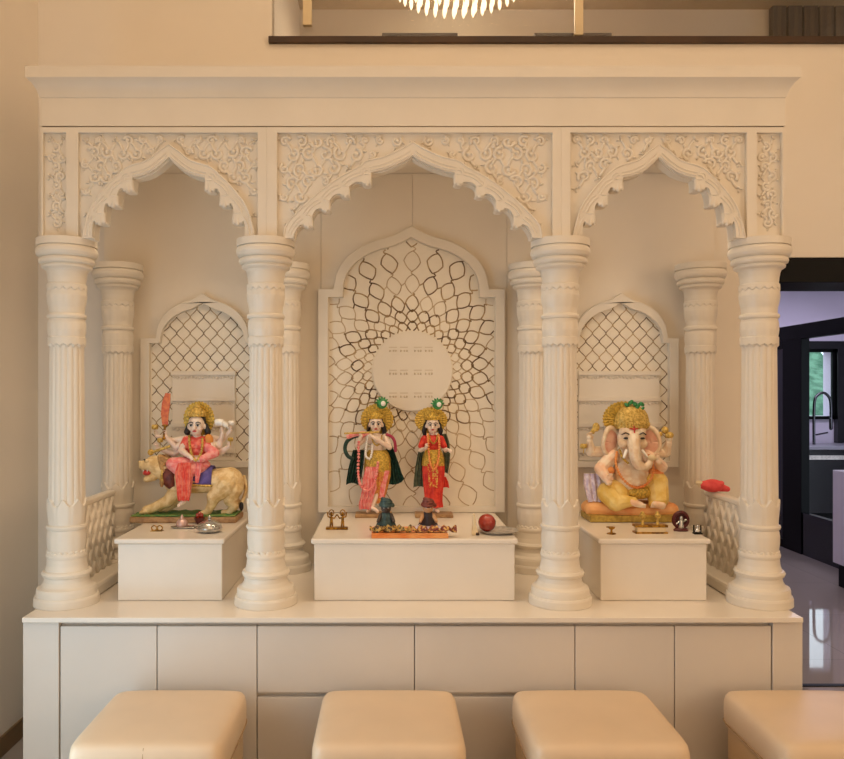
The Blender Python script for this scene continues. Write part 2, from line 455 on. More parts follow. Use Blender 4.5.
t = thing('kitchen_faucet', 'tall arched dark pull-down kitchen faucet in front of the window', 'faucet', (5.42, 9.6, 0.90))
MB().tube(spline([(5.27, 9.6, 0.90), (5.27, 9.6, 1.3), (5.29, 9.6, 1.48), (5.38, 9.6, 1.54), (5.46, 9.6, 1.48), (5.48, 9.6, 1.36), (5.48, 9.6, 1.2)]), [0.017] * 49, 10).build('spout', chrome, t, smooth=True)
MB().cap((5.48, 9.6, 1.22), (5.48, 9.6, 1.10), 0.02, 0.022).build('spray_head', chrome, t, smooth=True)
MB().tube([(5.29, 9.6, 1.02), (5.42, 9.56, 1.05)], 0.01).build('lever', chrome, t, smooth=True)
t = thing('kitchen_island', 'white kitchen island block on a recessed black plinth', 'kitchen island', (3.75, 5.5, 0))
MB().box(3.57, 3.93, 4.7, 6.23, 0.185, 0.925).build('island_body', kwhite, t, bevel=0.004)
MB().box(3.60, 3.90, 4.75, 6.20, 0.0, 0.185).build('plinth', blackm, t)
# ------------------------------------------------------------------ low cabinets and worktop
FX0, FX1 = -1.290, 1.464
t = MB().box(-1.298, 1.472, 2.75, 3.655, 0.732, 0.75).build('stone_worktop', stone_top, bevel=0.002)
tag(t, 'long thin white stone worktop carrying the marble shrine', 'worktop')
fp = Plane(2.775)
def unit(px0, px1, label, fronts, panel=None):
    x0, x1 = fp.x(px0), fp.x(px1)
    t = thing('low_cabinet', label, 'cabinet', ((x0 + x1) / 2, 3.2, 0), 'low cabinets under the shrine')
    MB().box(x0 + 0.0006, x1 - 0.0006, 2.80, 3.62, 0.08, 0.731).build('carcass', lacquer, t)
    MB().box(x0 + 0.002, x1 - 0.002, 2.84, 3.60, 0.0, 0.08).build('toe_kick', darkgap, t)
    for (kind, a, c, z0, z1) in fronts:
        MB().box(fp.x(a) + 0.0016, fp.x(c) - 0.0016, 2.775, 2.799, z0, z1).build(kind, lacquer, t, bevel=0.0012)
    if panel:
        MB().box(fp.x(panel[0]) + .0006, fp.x(panel[1]) - .0006, 2.770, 2.799, 0.0, 0.731).build('end_panel', lacquer, t, bevel=0.0012)
    return t
ZT = 0.712
unit(23.5, 257, 'white two-door low cabinet at the left end, with a plain end panel', [('door', 60, 157, 0.085, ZT), ('door', 157, 257, 0.085, ZT)], (23.5, 59.5))
unit(257, 414.5, 'white drawer cabinet left of centre, behind the second stool', [('drawer_front', 257, 414.5, 0.475, ZT), ('drawer_front', 257, 414.5, 0.085, 0.458)])
unit(414.5, 575, 'white drawer cabinet right of centre, behind the gap between the middle stools', [('drawer_front', 414.5, 575, 0.475, ZT), ('drawer_front', 414.5, 575, 0.085, 0.458)])
unit(575, 802, 'white two-door low cabinet at the right end by the kitchen doorway', [('door', 575, 674.5, 0.085, ZT), ('door', 674.5, 771.5, 0.085, ZT)], (772, 802))

# ------------------------------------------------------------------ shrine
SH = thing('marble_shrine', 'large white carved marble shrine with three cusped arches on eight pillars', 'shrine', (0.095, 3.2, 0.75))
PX = [-1.2205, -0.464, 0.654, 1.411]; PYF = 2.95; PYK = 3.505
prof = [(235, 28.8), (242.3, 28.8), (242.8, 27.0), (243.6, 28.2), (246, 29.3), (249, 29.3), (252, 28.2), (254, 26.4), (254.6, 25.2), (255.5, 26.2), (257.5, 26.7), (260, 26.0),
        (261.5, 24.2), (262, 23.2), (263.5, 24.0), (265, 23.6), (266.5, 22.0), (267.5, 20.4), (270, 19.2), (276, 18.2), (282, 17.7), (282.6, 18.9), (284.6, 18.9), (285.2, 17.2),
        (289, 18.4), (294, 18.9), (300, 18.2), (307, 16.8), (312.5, 16.5), (313, 18.2), (315, 18.8), (317, 18.2), (317.6, 16.8), (322, 17.8), (329, 17.9), (336, 17.0), (341, 16.6),
        (343, 16.2), (344, 16.2), (420, 16.8), (500, 17.5), (504, 17.3), (512, 17.6), (519, 16.9), (526, 17.2), (526.8, 19.0), (529, 19.6), (531, 19.0), (531.8, 17.8), (538, 18.6), (546, 18.4), (555, 17.4),
        (556, 19.2), (558, 19.6), (560, 19.2), (561, 18.6), (568, 19.2), (573.5, 20.6), (574.2, 22.4), (577, 23.8), (579.6, 22.8), (580.4, 20.8), (585, 21.6), (589.5, 23.8), (591.8, 26.2),
        (592.4, 27.6), (595, 28.4), (601, 28.8), (601.6, 30.0), (604, 30.8), (611.2, 31.0), (612.5, 31.0)]
def z_of(y, r): return EYE - (y - VY) * (PYF - r) / F
def pr(y):
    return interp(prof, y) / 263.0
def pillar_r(y, a):
    r = pr(y); px = 1 / 263.0
    if 345 <= y <= 510:                       # flutes
        k = sstep((y - 345) / 5) * (1 if y < 495 else 1)
        r -= px * 1.1 * k * (1 - abs(sin(8 * a)) ** 0.55)
    if 336 < y < 350:                          # scalloped lower fringe
        edge = 343.5 + 1.8 * abs(cos(8 * a))
        r = max(r, px * 17.9) if y < edge else r
    if 285 < y < 313: r += px * 0.55 * (abs(cos(6 * a)) ** 0.6 - 0.6) * sin(pi * (y - 285) / 28)
    if 285 < y < 291: r = max(r, px * 19.0) if y < 286.5 + 2.6 * abs(cos(8 * a)) else r
    if 318 < y < 341: r += px * 0.6 * (abs(cos(6 * a)) ** 0.6 - 0.6) * sin(pi * (y - 318) / 23)
    if 494 < y < 527:                          # upward petals
        edge = 507 - 7.0 * (1 - abs(cos(4 * a + pi / 4)) ** 1.5)
        if y > edge: r = px * (18.9 - 1.4 * sstep((y - edge) / 22)) - px * 0.4 * (1 - min(1, abs(sin(4 * a + pi / 4)) * 3))
    if 532 < y < 556: r += px * 0.5 * (abs(cos(6 * a)) ** 0.6 - 0.6) * sin(pi * (y - 532) / 24)
    if 552 < y < 556: r = max(r, px * 18.8) if y > 555 - 2.6 * abs(cos(10 * a)) else r
    return r
def pillar_piece(ya, yb_, step, seg=128):
    ys = set(); y = ya
    while y < yb_: ys.add(round(y, 3)); y += step
    for q, _ in prof:
        if ya <= q <= yb_: ys.add(q)
    ys.add(yb_); ys = sorted(ys, reverse=True)
    mb = MB(); vs = []; fs = []; seg_ = seg
    for y in ys:
        rb = pr(y); z = z_of(y, rb)
        z = max(z, 0.7507)
        for k in range(seg_):
            a = 2 * pi * k / seg_; r = pillar_r(y, a)
            vs.append((PX[0] + r * cos(a), PYF + r * sin(a), z))
    n = len(ys)
    for i in range(n - 1):
        for k in range(seg_):
            a = i * seg_ + k; b = i * seg_ + (k + 1) % seg_
            fs.append((a, b, b + seg_, a + seg_))
    fs.append(tuple(range(seg_ - 1, -1, -1))); fs.append(tuple(range((n - 1) * seg_, n * seg_)))
    return mb.add(vs, fs)
pil = bpy.data.objects.new('pillar', None)
shaft = pillar_piece(343, 499.5, 2.0)
# pillar object itself is the fluted shaft; capital and base hang under it
tmp = bpy.data.objects.new('o', None); tmp.location = (PX[0], PYF, 0.75)
def at_origin(mb, name, parent, o0):
    o = mb.build(name, marble, None, smooth=35, origin=o0)
    o.location = (0, 0, 0); o.parent = parent; return o
P0 = shaft.build('pillar', marble, None, smooth=35, origin=(PX[0], PYF, 0.75))
P0.parent = SH; P0.location = Vector((PX[0], PYF, 0.75)) - SH.location
at_origin(pillar_piece(235, 343, 0.8), 'capital', P0, (PX[0], PYF, 0.75))
at_origin(pillar_piece(499.5, 612.5, 0.8), 'base', P0, (PX[0], PYF, 0.75))
for yy in (PYF, PYK):
    for i, xx in enumerate(PX):
        if yy == PYF and i == 0: continue
        copy_tree(P0, SH, Vector((xx, yy, 0.75)) - SH.location)

# --- arch panels
ap = Plane(2.88); U = ap.u
YP0, YP1, YR = 2.88, 2.945, 2.897
ARCH = {
 'L': dict(c=168.8, x0=78, x1=257.5, apex=158.5, og=[(2.5, 161), (6, 164), (11, 168.3), (17, 172.6), (25, 176), (35.5, 178.5)],
           tips=[(41, 191), (56, 206), (69, 223.5)], end=(76, 238.5), w=4.6),
 'C': dict(c=412.8, x0=277, x1=552.5, apex=156.5, og=[(2.5, 158.6), (7, 161.2), (14, 164.6), (24, 168.8), (33, 171.6), (41, 173.2)],
           tips=[(46, 184.5), (67.5, 196.5), (87, 211), (104.5, 227)], end=(119, 238.5), w=4.0),
 'R': dict(c=659, x0=570.5, x1=747, apex=158.5, og=[(2.5, 161), (6, 164), (11, 168.3), (17, 172.6), (25, 176), (35.5, 178.5)],
           tips=[(41, 190), (56, 205.5), (69, 224)], end=(76, 238.5), w=4.6)}
BOT = 238.5
def half_contour(A):
    """from apex outwards to the springing, (dx, y)"""
    pts = [(0.0, A['apex'])] + list(A['og']); w = A['w']
    prev = pts[-1]
    nodes = A['tips'] + [A['end']]
    for i, tp in enumerate(nodes):
        last = i == len(nodes) - 1
        tgt = tp if last else (tp[0] - w, tp[1] - 8.5)
        if i:                                            # scallop rising over to the next cusp
            mx = (prev[0] + tgt[0]) / 2 + 1.5; my = min(prev[1], tgt[1]) - 2.2
            for k in range(1, 8):
                t = k / 7
                pts.append(((1 - t) ** 2 * prev[0] + 2 * t * (1 - t) * mx + t * t * tgt[0],
                            min(BOT, (1 - t) ** 2 * prev[1] + 2 * t * (1 - t) * my + t * t * tgt[1])))
        else: pts.append(tgt)
        if not last:
            pts += [(tp[0] - w + .6, tp[1] - 1.2), (tp[0] - w + 1.6, tp[1]), (tp[0] + w - 1.6, tp[1]), (tp[0] + w - .4, tp[1] - 1.5)]
            prev = pts[-1]
    return pts
def smooth_outer(A, off):
    """smooth ogee line outside the scallops"""
    n = [(0, A['apex'] - off * 1.05)]
    og = A['og']
    for (x, y) in (og[1], og[3], og[5]): n.append((x + off * 0.35, y - off * 0.9))
    for (x, y) in A['tips']: n.append((x + off * 0.62, y - off * 0.78 - 7))
    n.append((A['end'][0] + off * 0.55, A['end'][1] - off))
    n.append((A['end'][0] + off * 0.75, BOT))
    s = spline([Vector((a, b, 0)) for a, b in n], 6)
    return [(v.x, min(v.y, BOT)) for v in s]
def both(c, half):
    """mirror a half contour: springing left -> apex -> springing right"""
    L = [(c - x, y) for x, y in reversed(half)]
    return L + [(c + x, y) for x, y in half[1:]]
def W(pts): return [(ap.x(x), ap.z(y)) for x, y in pts]
TOPY = 127.0
bounds = {'L': (41.0, 266.5), 'C': (266.5, 561.2), 'R': (561.2, 784.5)}
relief_mb = {}
def arc_tube(mb, pts, r, flat=1.05, seg=8):
    mb.tube([(ap.x(x), YR, ap.z(y)) for x, y in pts], [r * U] * len(pts) if not hasattr(r, '__len__') else [q * U for q in r], seg, flat)
def scroll(mb, cx, cy, R, a0, d, turns=1.1, th=1.75):
    pts = []; rr = []
    n = 18
    for i in range(n + 1):
        t = i / n; a = a0 + d * 2 * pi * turns * t; r = R * (1 - 0.78 * t)
        pts.append((cx + r * cos(a), cy + r * sin(a))); rr.append(th * (1.1 - 0.35 * t))
    arc_tube(mb, pts, rr)
    e = pts[-1]; mb.ell((ap.x(e[0]), YR, ap.z(e[1])), (2.4 * U, 2.3 * U, 2.4 * U), 8, 5)
    for k in range(2):                        # leaf lobes outside the coil
        a = a0 + d * (0.9 + k * 1.5); leaf(mb, cx + R * 1.02 * cos(a), cy + R * 1.02 * sin(a), a + d * 0.7, R * 0.7)
def leaf(mb, x, y, a, L, w=0.42):
    c = (ap.x(x + cos(a) * L / 2), YR, ap.z(y + sin(a) * L / 2))
    mb.ell(c, (L / 2 * U, 2.3 * U, L * w / 1.7 * U), 8, 6, rot=Matrix.Rotation(a, 3, 'Y'))
def relief(inside, x0, x1, y0, y1, sp, R, mirror=None, seed=1):
    rnd = random.Random(seed); mb = MB()
    j = 0; y = y0 + R
    spots = []
    while y < y1:
        x = x0 + R + (sp / 2 if j % 2 else 0); i = 0
        while x < x1:
            spots.append((x + rnd.uniform(-1, 1), y + rnd.uniform(-.8, .8), (i + j) % 2)); x += sp; i += 1
        y += sp * 0.86; j += 1
    def clr(x, y):
        for r in (8, 7, 6, 5, 4, 3, 2.2, 1.5):
            if all(inside(x + r * cos(k * pi / 6), y + r * sin(k * pi / 6)) for k in range(12)): return r
        return 0
    def put(x, y, c, d, a):
        if c >= 5: scroll(mb, x, y, min(R, c - 0.6), a, d)
        elif c >= 3:
            for k in range(3): leaf(mb, x, y, a + k * 2.1, c, 0.5)
        elif c >= 2.2: leaf(mb, x, y, a, c * 1.1, 0.6)
    kept = []
    for (x, y, q) in spots:
        c = clr(x, y)
        if c == 0: continue
        a = rnd.uniform(0, 6.28); d = 1 if q else -1
        put(x, y, c, d, a); kept.append((x, y, c))
        if mirror is not None: put(2 * mirror - x, y, c, -d, pi - a)
    for i, (x, y, c) in enumerate(kept):
        for (x2, y2, c2) in kept[i + 1:]:
            if abs(x - x2) < sp * 0.75 and abs(y - y2) < sp * 1.1 and min(c, c2) > 2.9 and rnd.random() < 0.75:
                mx, my = (x + x2) / 2 + (y2 - y) * 0.25, (y + y2) / 2 - (x2 - x) * 0.25
                if not inside(mx, my): continue
                pts = [((1 - t) ** 2 * x + 2 * t * (1 - t) * mx + t * t * x2, (1 - t) ** 2 * y + 2 * t * (1 - t) * my + t * t * y2) for t in [k / 6 for k in range(1, 6)]]
                arc_tube(mb, pts, 1.5)
                if mirror is not None: arc_tube(mb, [(2 * mirror - a_, b_) for a_, b_ in pts], 1.5)
    return mb
for key, A in ARCH.items():
    bx0, bx1 = bounds[key]; c = A['c']
    con = both(c, half_contour(A))
    # solid body of the panel (recessed ground)
    loop = [(bx0, BOT), (bx0, TOPY), (bx1, TOPY), (bx1, BOT)] + list(reversed(con))
    P = MB().prism([W(loop)], YR, YP1).build('arch_panel', marble, SH, smooth=30)
    # raised border: uprights and top rail
    fr = MB(); T = 5.5
    outer = [(bx0, BOT), (bx0, TOPY), (bx1, TOPY), (bx1, BOT)]
    x0, x1 = A['x0'], A['x1']
    if key == 'L': sx0, sx1 = 66, 42.8
    if key == 'R': sx0, sx1 = 757, 782.5
    inner = [(x1, BOT), (x1, TOPY + T), (x0, TOPY + T), (x0, BOT)]
    if key == 'C': fr.prism([W(outer + inner)], YP0, YR - 0.0002)
    elif key == 'L':
        fr.prism([W(outer + inner + [(sx0, BOT), (sx0, TOPY + T), (sx1, TOPY + T), (sx1, BOT)])], YP0, YR - 0.0002)
    else:
        fr.prism([W(outer + [(sx1, BOT), (sx1, TOPY + T), (sx0, TOPY + T), (sx0, BOT)] + inner)], YP0, YR - 0.0002)
    fr.build('border', marble, P, bevel=0.0012)
    # raised band along the cusped edge
    so = smooth_outer(A, 13.5); hc = [(x + 0.5, y - 0.8) for x, y in half_contour(A)][1:]
    hc = [(0, A['apex'] - 1.2)] + [(x, min(y, BOT)) for x, y in hc]
    bl = both(c, so) + list(reversed(both(c, hc)))
    bl = [(min(max(x, x0 + .3), x1 - .3), y) for x, y in bl]
    band = MB().prism([W(bl)], YP0 - 0.003, YR - 0.0002)
    lo = both(c, smooth_outer(A, 13.2))
    cl = lambda pts: [(ap.x(min(max(x, x0 + 1), x1 - 1)), YP0 - 0.003, ap.z(y)) for x, y in pts]
    band.tube(cl(lo), 1.0 * U, 6)
    for off, rr in ((3.2, 1.0), (6.4, 0.8)):          # ridges echoing each scallop
        nod = [(A['og'][-1][0] + 1, A['og'][-1][1])] + [(q[0] + 1.5, q[1] - 7) for q in A['tips']] + [(A['end'][0] + 1, A['end'][1])]
        for sg in (-1, 1):
            og = [(0, A['apex'])] + list(A['og'])
            q = spline([Vector((sg * (x + off * .4), y - off * .9, 0)) for x, y in og], 3)
            band.tube(cl([(c + v.x, v.y) for v in q]), rr * U, 6)
            for (ax, ay), (bx, by) in zip(nod, nod[1:]):
                dx, dy = bx - ax, by - ay; L = sqrt(dx * dx + dy * dy); nx, ny = dy / L, -dx / L
                pts = []
                for k in range(9):
                    t = .06 + .88 * k / 8; bu = off + 4.5 * 4 * t * (1 - t) * .55
                    pts.append((c + sg * (ax + dx * t + nx * bu), min(ay + dy * t + ny * bu, BOT)))
                band.tube(cl(pts), rr * U, 6)
    band.build('arch_moulding', marble, P, smooth=35)
    # hanging buds on the cusps
    for (dx, y) in A['tips']:
        for sg in (-1, 1):
            X = c + sg * (dx - 0.2); bud = MB()
            w = A['w']
            for o in (-1, 0, 1):
                ex = o * w * .72
                bud.cap((ap.x(X + ex), 2.884 + .002 * abs(o), ap.z(y - 9 - .8 * abs(o))), (ap.x(X + ex * 1.05), 2.883 + .003 * abs(o), ap.z(y - .4 - 1.4 * abs(o))), w * .42 * U, w * .52 * U, 8)
                bud.cap((ap.x(X + ex), 2.91, ap.z(y - 1.6)), (ap.x(X + ex), 2.938, ap.z(y - 1.6)), w * .42 * U, w * .40 * U, 8)
            bud.ell((ap.x(X), 2.882, ap.z(y - 10.5)), (w * .95 * U, 2.2 * U, 1.5 * U), 10, 6)
            bud.build('cusp_bud', marble, P, smooth='all')
    # carved scrollwork
    lo_h = smooth_outer(A, 14.2)
    def inside(x, y, A=A, c=c, lo_h=lo_h, x0=x0, x1=x1):
        if x < x0 + 1.2 or x > x1 - 1.2 or y < TOPY + T + 1.0 or y > BOT - 4: return False
        d = abs(x - c)
        # height of the band at this offset
        yy = None
        for (a, b), (e, f) in zip(lo_h, lo_h[1:]):
            if a <= d <= e and e > a: yy = b + (f - b) * (d - a) / (e - a); break
        if yy is None: return d > lo_h[-1][0]
        return y < yy
    sp = 16.0 if key == 'C' else 14.5
    Rr = 7.4 if key == 'C' else 6.6
    mb = relief(inside, x0, c + 2, TOPY + T, BOT, sp, Rr, mirror=c, seed={'L': 3, 'C': 5, 'R': 9}[key])
    mb.build('carved_scrollwork', marble, P, smooth='all')
    if key != 'C':
        s0, s1 = min(sx0, sx1), max(sx0, sx1)
        ins = lambda x, y: s0 + 0.8 < x < s1 - 0.8 and TOPY + T + 1 < y < BOT - 8
        relief(ins, s0 + 1, s1, TOPY + T, BOT - 6, 11.0, 5.2, seed=12).build('carved_scrollwork', marble, P, smooth='all')
# --- frieze, cove and cornice shelf
x0, x1 = ap.x(41), ap.x(784.5); zf = 2.5345
co = MB(); 
prf = [(0.0, zf + 0.0025), (0.0, 2.640), (-0.004, 2.643), (-0.006, 2.650), (-0.012, 2.668), (-0.024, 2.688), (-0.034, 2.697), (-0.040, 2.702), (-0.040, 2.743), (0.0, 2.744)]
rows = []
for (d, z) in prf:
    rows.append([(x0 + d, 3.65, z), (x0 + d, 2.878 + d, z), (x1 - d, 2.878 + d, z), (x1 - d, 3.65, z)])
co.grid(rows)
co.add([rows[-1][0], rows[-1][1], rows[-1][2], rows[-1][3]], [(0, 1, 2, 3)])
vs = [r[0] for r in rows]; co.add(vs + [r[3] for r in rows], [tuple(range(len(vs))), tuple(range(2 * len(vs) - 1, len(vs) - 1, -1))])
co.build('cornice', marble, SH, smooth=25)
MB().box(x0 + 0.02, x1 - 0.02, 2.90, 3.638, 2.575, 2.58).build('canopy_ceiling', panelm, SH)
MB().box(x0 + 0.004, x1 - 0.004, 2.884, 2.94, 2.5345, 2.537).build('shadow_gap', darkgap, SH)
# --- back boards with seams
bpn = Plane(3.64)
ed = [104, 321, 412.4, 507, 714]
for a, c in zip(ed, ed[1:]):
    MB().box(bpn.x(a) + 0.0007, bpn.x(c) - 0.0007, 3.64, 3.655, 0.7502, 2.5745).build('back_board', panelm, SH)
# --- niches
ni = Plane(3.60); NU = ni.u
def ogee(c, a, ys, ya, n=40, tipw=0.30, k=0.86):
    rise = ys - ya; out = []
    for i in range(n + 1):
        ph = pi - pi * i / n; x = a * cos(ph)
        z = k * rise * sin(ph) ** 0.92
        t = max(0, 1 - abs(x) / (tipw * a)); z += (1 - k) * rise * t ** 1.5
        out.append((c + x, ys - z))
    return out
def WN(pts): return [(ni.x(x), ni.z(y)) for x, y in pts]
def pip(poly, x, y):
    r = False; j = len(poly) - 1
    for i in range(len(poly)):
        xi, yi = poly[i]; xj, yj = poly[j]
        if (yi > y) != (yj > y) and x < (xj - xi) * (y - yi) / (yj - yi) + xi: r = not r
        j = i
    return r
def runs(pts, poly, extra=None):
    out = []; cur = []
    for q in pts:
        ok = pip(poly, q[0], q[1]) and (extra is None or extra(q[0], q[1]))
        if ok: cur.append(q)
        else:
            if len(cur) > 1: out.append(cur)
            cur = []
    if len(cur) > 1: out.append(cur)
    return out
def niche(outer, inner, yf=3.60):
    P = MB().prism([WN(outer), WN(inner)], yf, 3.6395).build('niche_frame', marble, SH, smooth=30, bevel=0.002)
    MB().prism([WN(inner)], 3.632, 3.6393).build('niche_ground', latticem, P)
    return P
def line(mb, q, r=0.5, Y=3.6318): mb.tube([(ni.x(x), Y, ni.z(y)) for x, y in q], r * NU, 5, 0.6)
# centre
outer = [(318, 512.6), (318, 289), (333.5, 289)] + ogee(411.3, 77, 288.5, 226)[1:-1] + [(489, 289), (505, 289), (505, 512.6)]
inner = [(328, 507), (328, 297), (343, 297), (343, 290)] + ogee(411.3, 68, 289.5, 237)[1:-1] + [(479.5, 290), (479.5, 297), (495.5, 297), (495.5, 507)]
NC = niche(outer, inner)
cx, cy, N = 412.5, 371.0, 30
dl = 2 * pi / N; li = MB(); li2 = MB()
radii = [45.5, 55.5, 68.5, 88, 111, 137, 166, 198]
def pol(r, a): return (cx + r * cos(a), cy - r * sin(a))
far = lambda x, y: (x - cx) ** 2 + (y - cy) ** 2 > 41 ** 2
rl = random.Random(4)
for k, R in enumerate(radii):
    hh = (0.52, 0.5, 0.44, 0.42, 0.40, 0.40, 0.4, 0.4)[k] * ((radii[k + 1] - R) if k < 7 else 30)
    hw = (0.5, 0.5, 0.46, 0.40, 0.36, 0.33, 0.3, 0.3)[k] * dl
    for j in range(N):
        a = pi / 2 + j * dl; tw = 0.10 * hw * (1 if cos(a) < 0 else -1)
        loop = []
        for i in range(33):
            t = 2 * pi * i / 32
            ff = 0.5 / max(abs(sin(t)) + abs(cos(t)), .01) + 0.5      # between a diamond and an oval
            rx = ff * sin(t); ry = ff * cos(t)
            loop.append(pol(R + hh * ry + hh * .12 * rx, a + hw * rx + tw * ry))
        stem = []
        if k < 7:
            R2 = radii[k + 1]; h2 = (0.52, 0.5, 0.44, 0.42, 0.40, 0.40, 0.4, 0.4)[k + 1] * ((radii[k + 2] - R2) if k < 6 else 30)
            for i in range(7):
                t = i / 6; stem.append(pol(lerp(R + hh, R2 - h2, t), a + tw + dl * .10 * sin(pi * t) * (1 if (j + k) % 2 else -1)))
        side_ = []
        if k < 4:                                        # neighbours join side to side near the disc
            for i in range(5):
                t = i / 4; side_.append(pol(R + hh * .12 * (1 - 2 * t), lerp(a + hw, a + dl - hw, t)))
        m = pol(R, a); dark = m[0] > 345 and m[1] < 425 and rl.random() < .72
        for pth in (loop, stem, side_):
            if len(pth) < 2: continue
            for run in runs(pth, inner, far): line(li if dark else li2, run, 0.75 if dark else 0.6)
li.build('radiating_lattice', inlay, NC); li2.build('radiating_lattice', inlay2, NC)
disc = MB()
circ = [(cx + 40 * cos(2 * pi * i / 64), cy + 40 * sin(2 * pi * i / 64)) for i in range(64)]
disc.prism([WN(circ)], 3.618, 3.6315)
DC = disc.build('disc', marble, NC, smooth=30, bevel=0.002)
mk = MB()
for y in (350, 373, 396):
    for x in (393, 404, 418, 429):
        mk.box(ni.x(x - 4), ni.x(x + 4), 3.6165, 3.618, ni.z(y - 2.6), ni.z(y - 3.3))
        for o in (-3, 0.5, 3):
            mk.ell((ni.x(x + o), 3.6175, ni.z(y + 0.6)), (0.9 * NU, 0.8 * NU, 1.2 * NU), 6, 4)
mk.build('engraved_marks', mat('engraving', rgb(206, 190, 164), 0.6), DC)
# side niches
def side(c, bl, br, sp, yb=467.5):
    o = [(bl, yb), (bl, 338), (c - 46.5, 338)] + ogee(c, 46, 337.5, 293)[1:-1] + [(c + 46.5, 338), (br, 338), (br, yb)]
    i_ = [(bl + 9, yb - 6), (bl + 9, 343), (c - 42.5, 343)] + ogee(c, 42, 342.5, 302.5)[1:-1] + [(c + 42.5, 343), (br - 9, 343), (br - 9, yb - 6)]
    P = niche(o, i_)
    mb = MB(); w, h = 13.6, 8.2
    pl = (sp[0], sp[1])
    for k in range(22):
        y0 = 300 + k * h
        for j in range(-6, 7):
            for sg in (-1, 1):
                xa = c + (j + (k % 2) / 2) * w
                pts = []
                for i in range(9):
                    t = i / 8; pts.append((xa + sg * w / 2 * lerp(t, sstep(t), 0.7), y0 + h * t))
                for run in runs(pts, i_, lambda x, y: not (sp[0] < x < sp[1] and y > 371)): line(mb, run, 0.5)
    mb.build('diamond_lattice', inlay, P)
    st = MB(); st.box(ni.x(sp[0]), ni.x(sp[1]), 3.618, 3.6315, ni.z(yb - 6.5), ni.z(371))
    B = st.build('stepped_panel', marble, P, bevel=0.0015)
    lg = MB(); fz = MB()
    for y in (371, 397, 423, 449):
        lg.box(ni.x(sp[0] - 1), ni.x(sp[1] + 1), 3.608, 3.6178, ni.z(y + 4), ni.z(y))
        x = sp[0] + 2
        while x < sp[1] - 1:
            fz.ell((ni.x(x), 3.617, ni.z(y + 6.5 + 0.6 * sin(x * 2.1))), (1.5 * NU, 1.1 * NU, 1.3 * NU), 6, 4); x += 3.6
    lg.build('ledges', marble, B, bevel=0.001); fz.build('carved_fringe', marble, B)
side(202, 140, 264, (171, 234)); side(621.5, 563, 679, (580, 661))
# --- low lattice sides between front and back pillars
def balustrade(x):
    y0, y1 = 3.03, 3.42; z0, z1 = 0.80, 1.118
    P = MB().box(x - 0.012, x + 0.012, y0, y1, z0, z1 - 0.02).build('balustrade', marble, SH)
    MB().box(x - 0.02, x + 0.02, y0, y1, z1 - 0.022, z1).build('top_rail', marble, P, bevel=0.006)
    MB().box(x - 0.09, x + 0.09, y0 - 0.02, y1, 0.7505, 0.80).build('curb', marble, P, bevel=0.012)
    mb = MB(); n = 6; w = (y1 - y0) / n; h = w * 1.25; m = int((z1 - z0) / h)
    for sx in (-1, 1):
        X = x + sx * 0.012
        for k in range(-10, 22):
            for sg in (-1, 1):
                pts = []
                ya = y0 + (k - 2) * w
                for i in range(0, 61):
                    z = z0 + (z1 - 0.024 - z0) * i / 60; y = ya + sg * (z - z0) / 1.7
                    if y0 <= y <= y1: pts.append((X, y, z))
                if len(pts) > 2: mb.tube([pts[0], pts[-1]], 0.009, 8)
    mb.build('diagonal_lattice', marble, P, smooth='all')
balustrade(PX[0]); balustrade(PX[3])

# ------------------------------------------------------------------ plinths inside the shrine
ZP = 0.989
def plinth(x0, x1, label):
    t = thing('plinth', label, 'plinth', ((x0 + x1) / 2, 3.3, 0.7502), 'white plinths inside the shrine')
    MB().box(x0, x1, 2.975, 3.615 if x1 - x0 > .6 else 3.60, 0.7505, 0.968).build('plinth_block', stone_top, t, bevel=0.003)
    o = 0.011
    MB().box(x0 - o, x1 + o, 2.962, 3.637, 0.969, ZP).build('plinth_top', stone_top, t, bevel=0.006)
    return t
plinth(-1.036, -0.636, 'narrow white plinth under the statue riding a lion')
plinth(-0.283, 0.486, 'wide white plinth in the centre under the two standing statues')
plinth(0.815, 1.222, 'narrow white plinth under the elephant-headed statue')

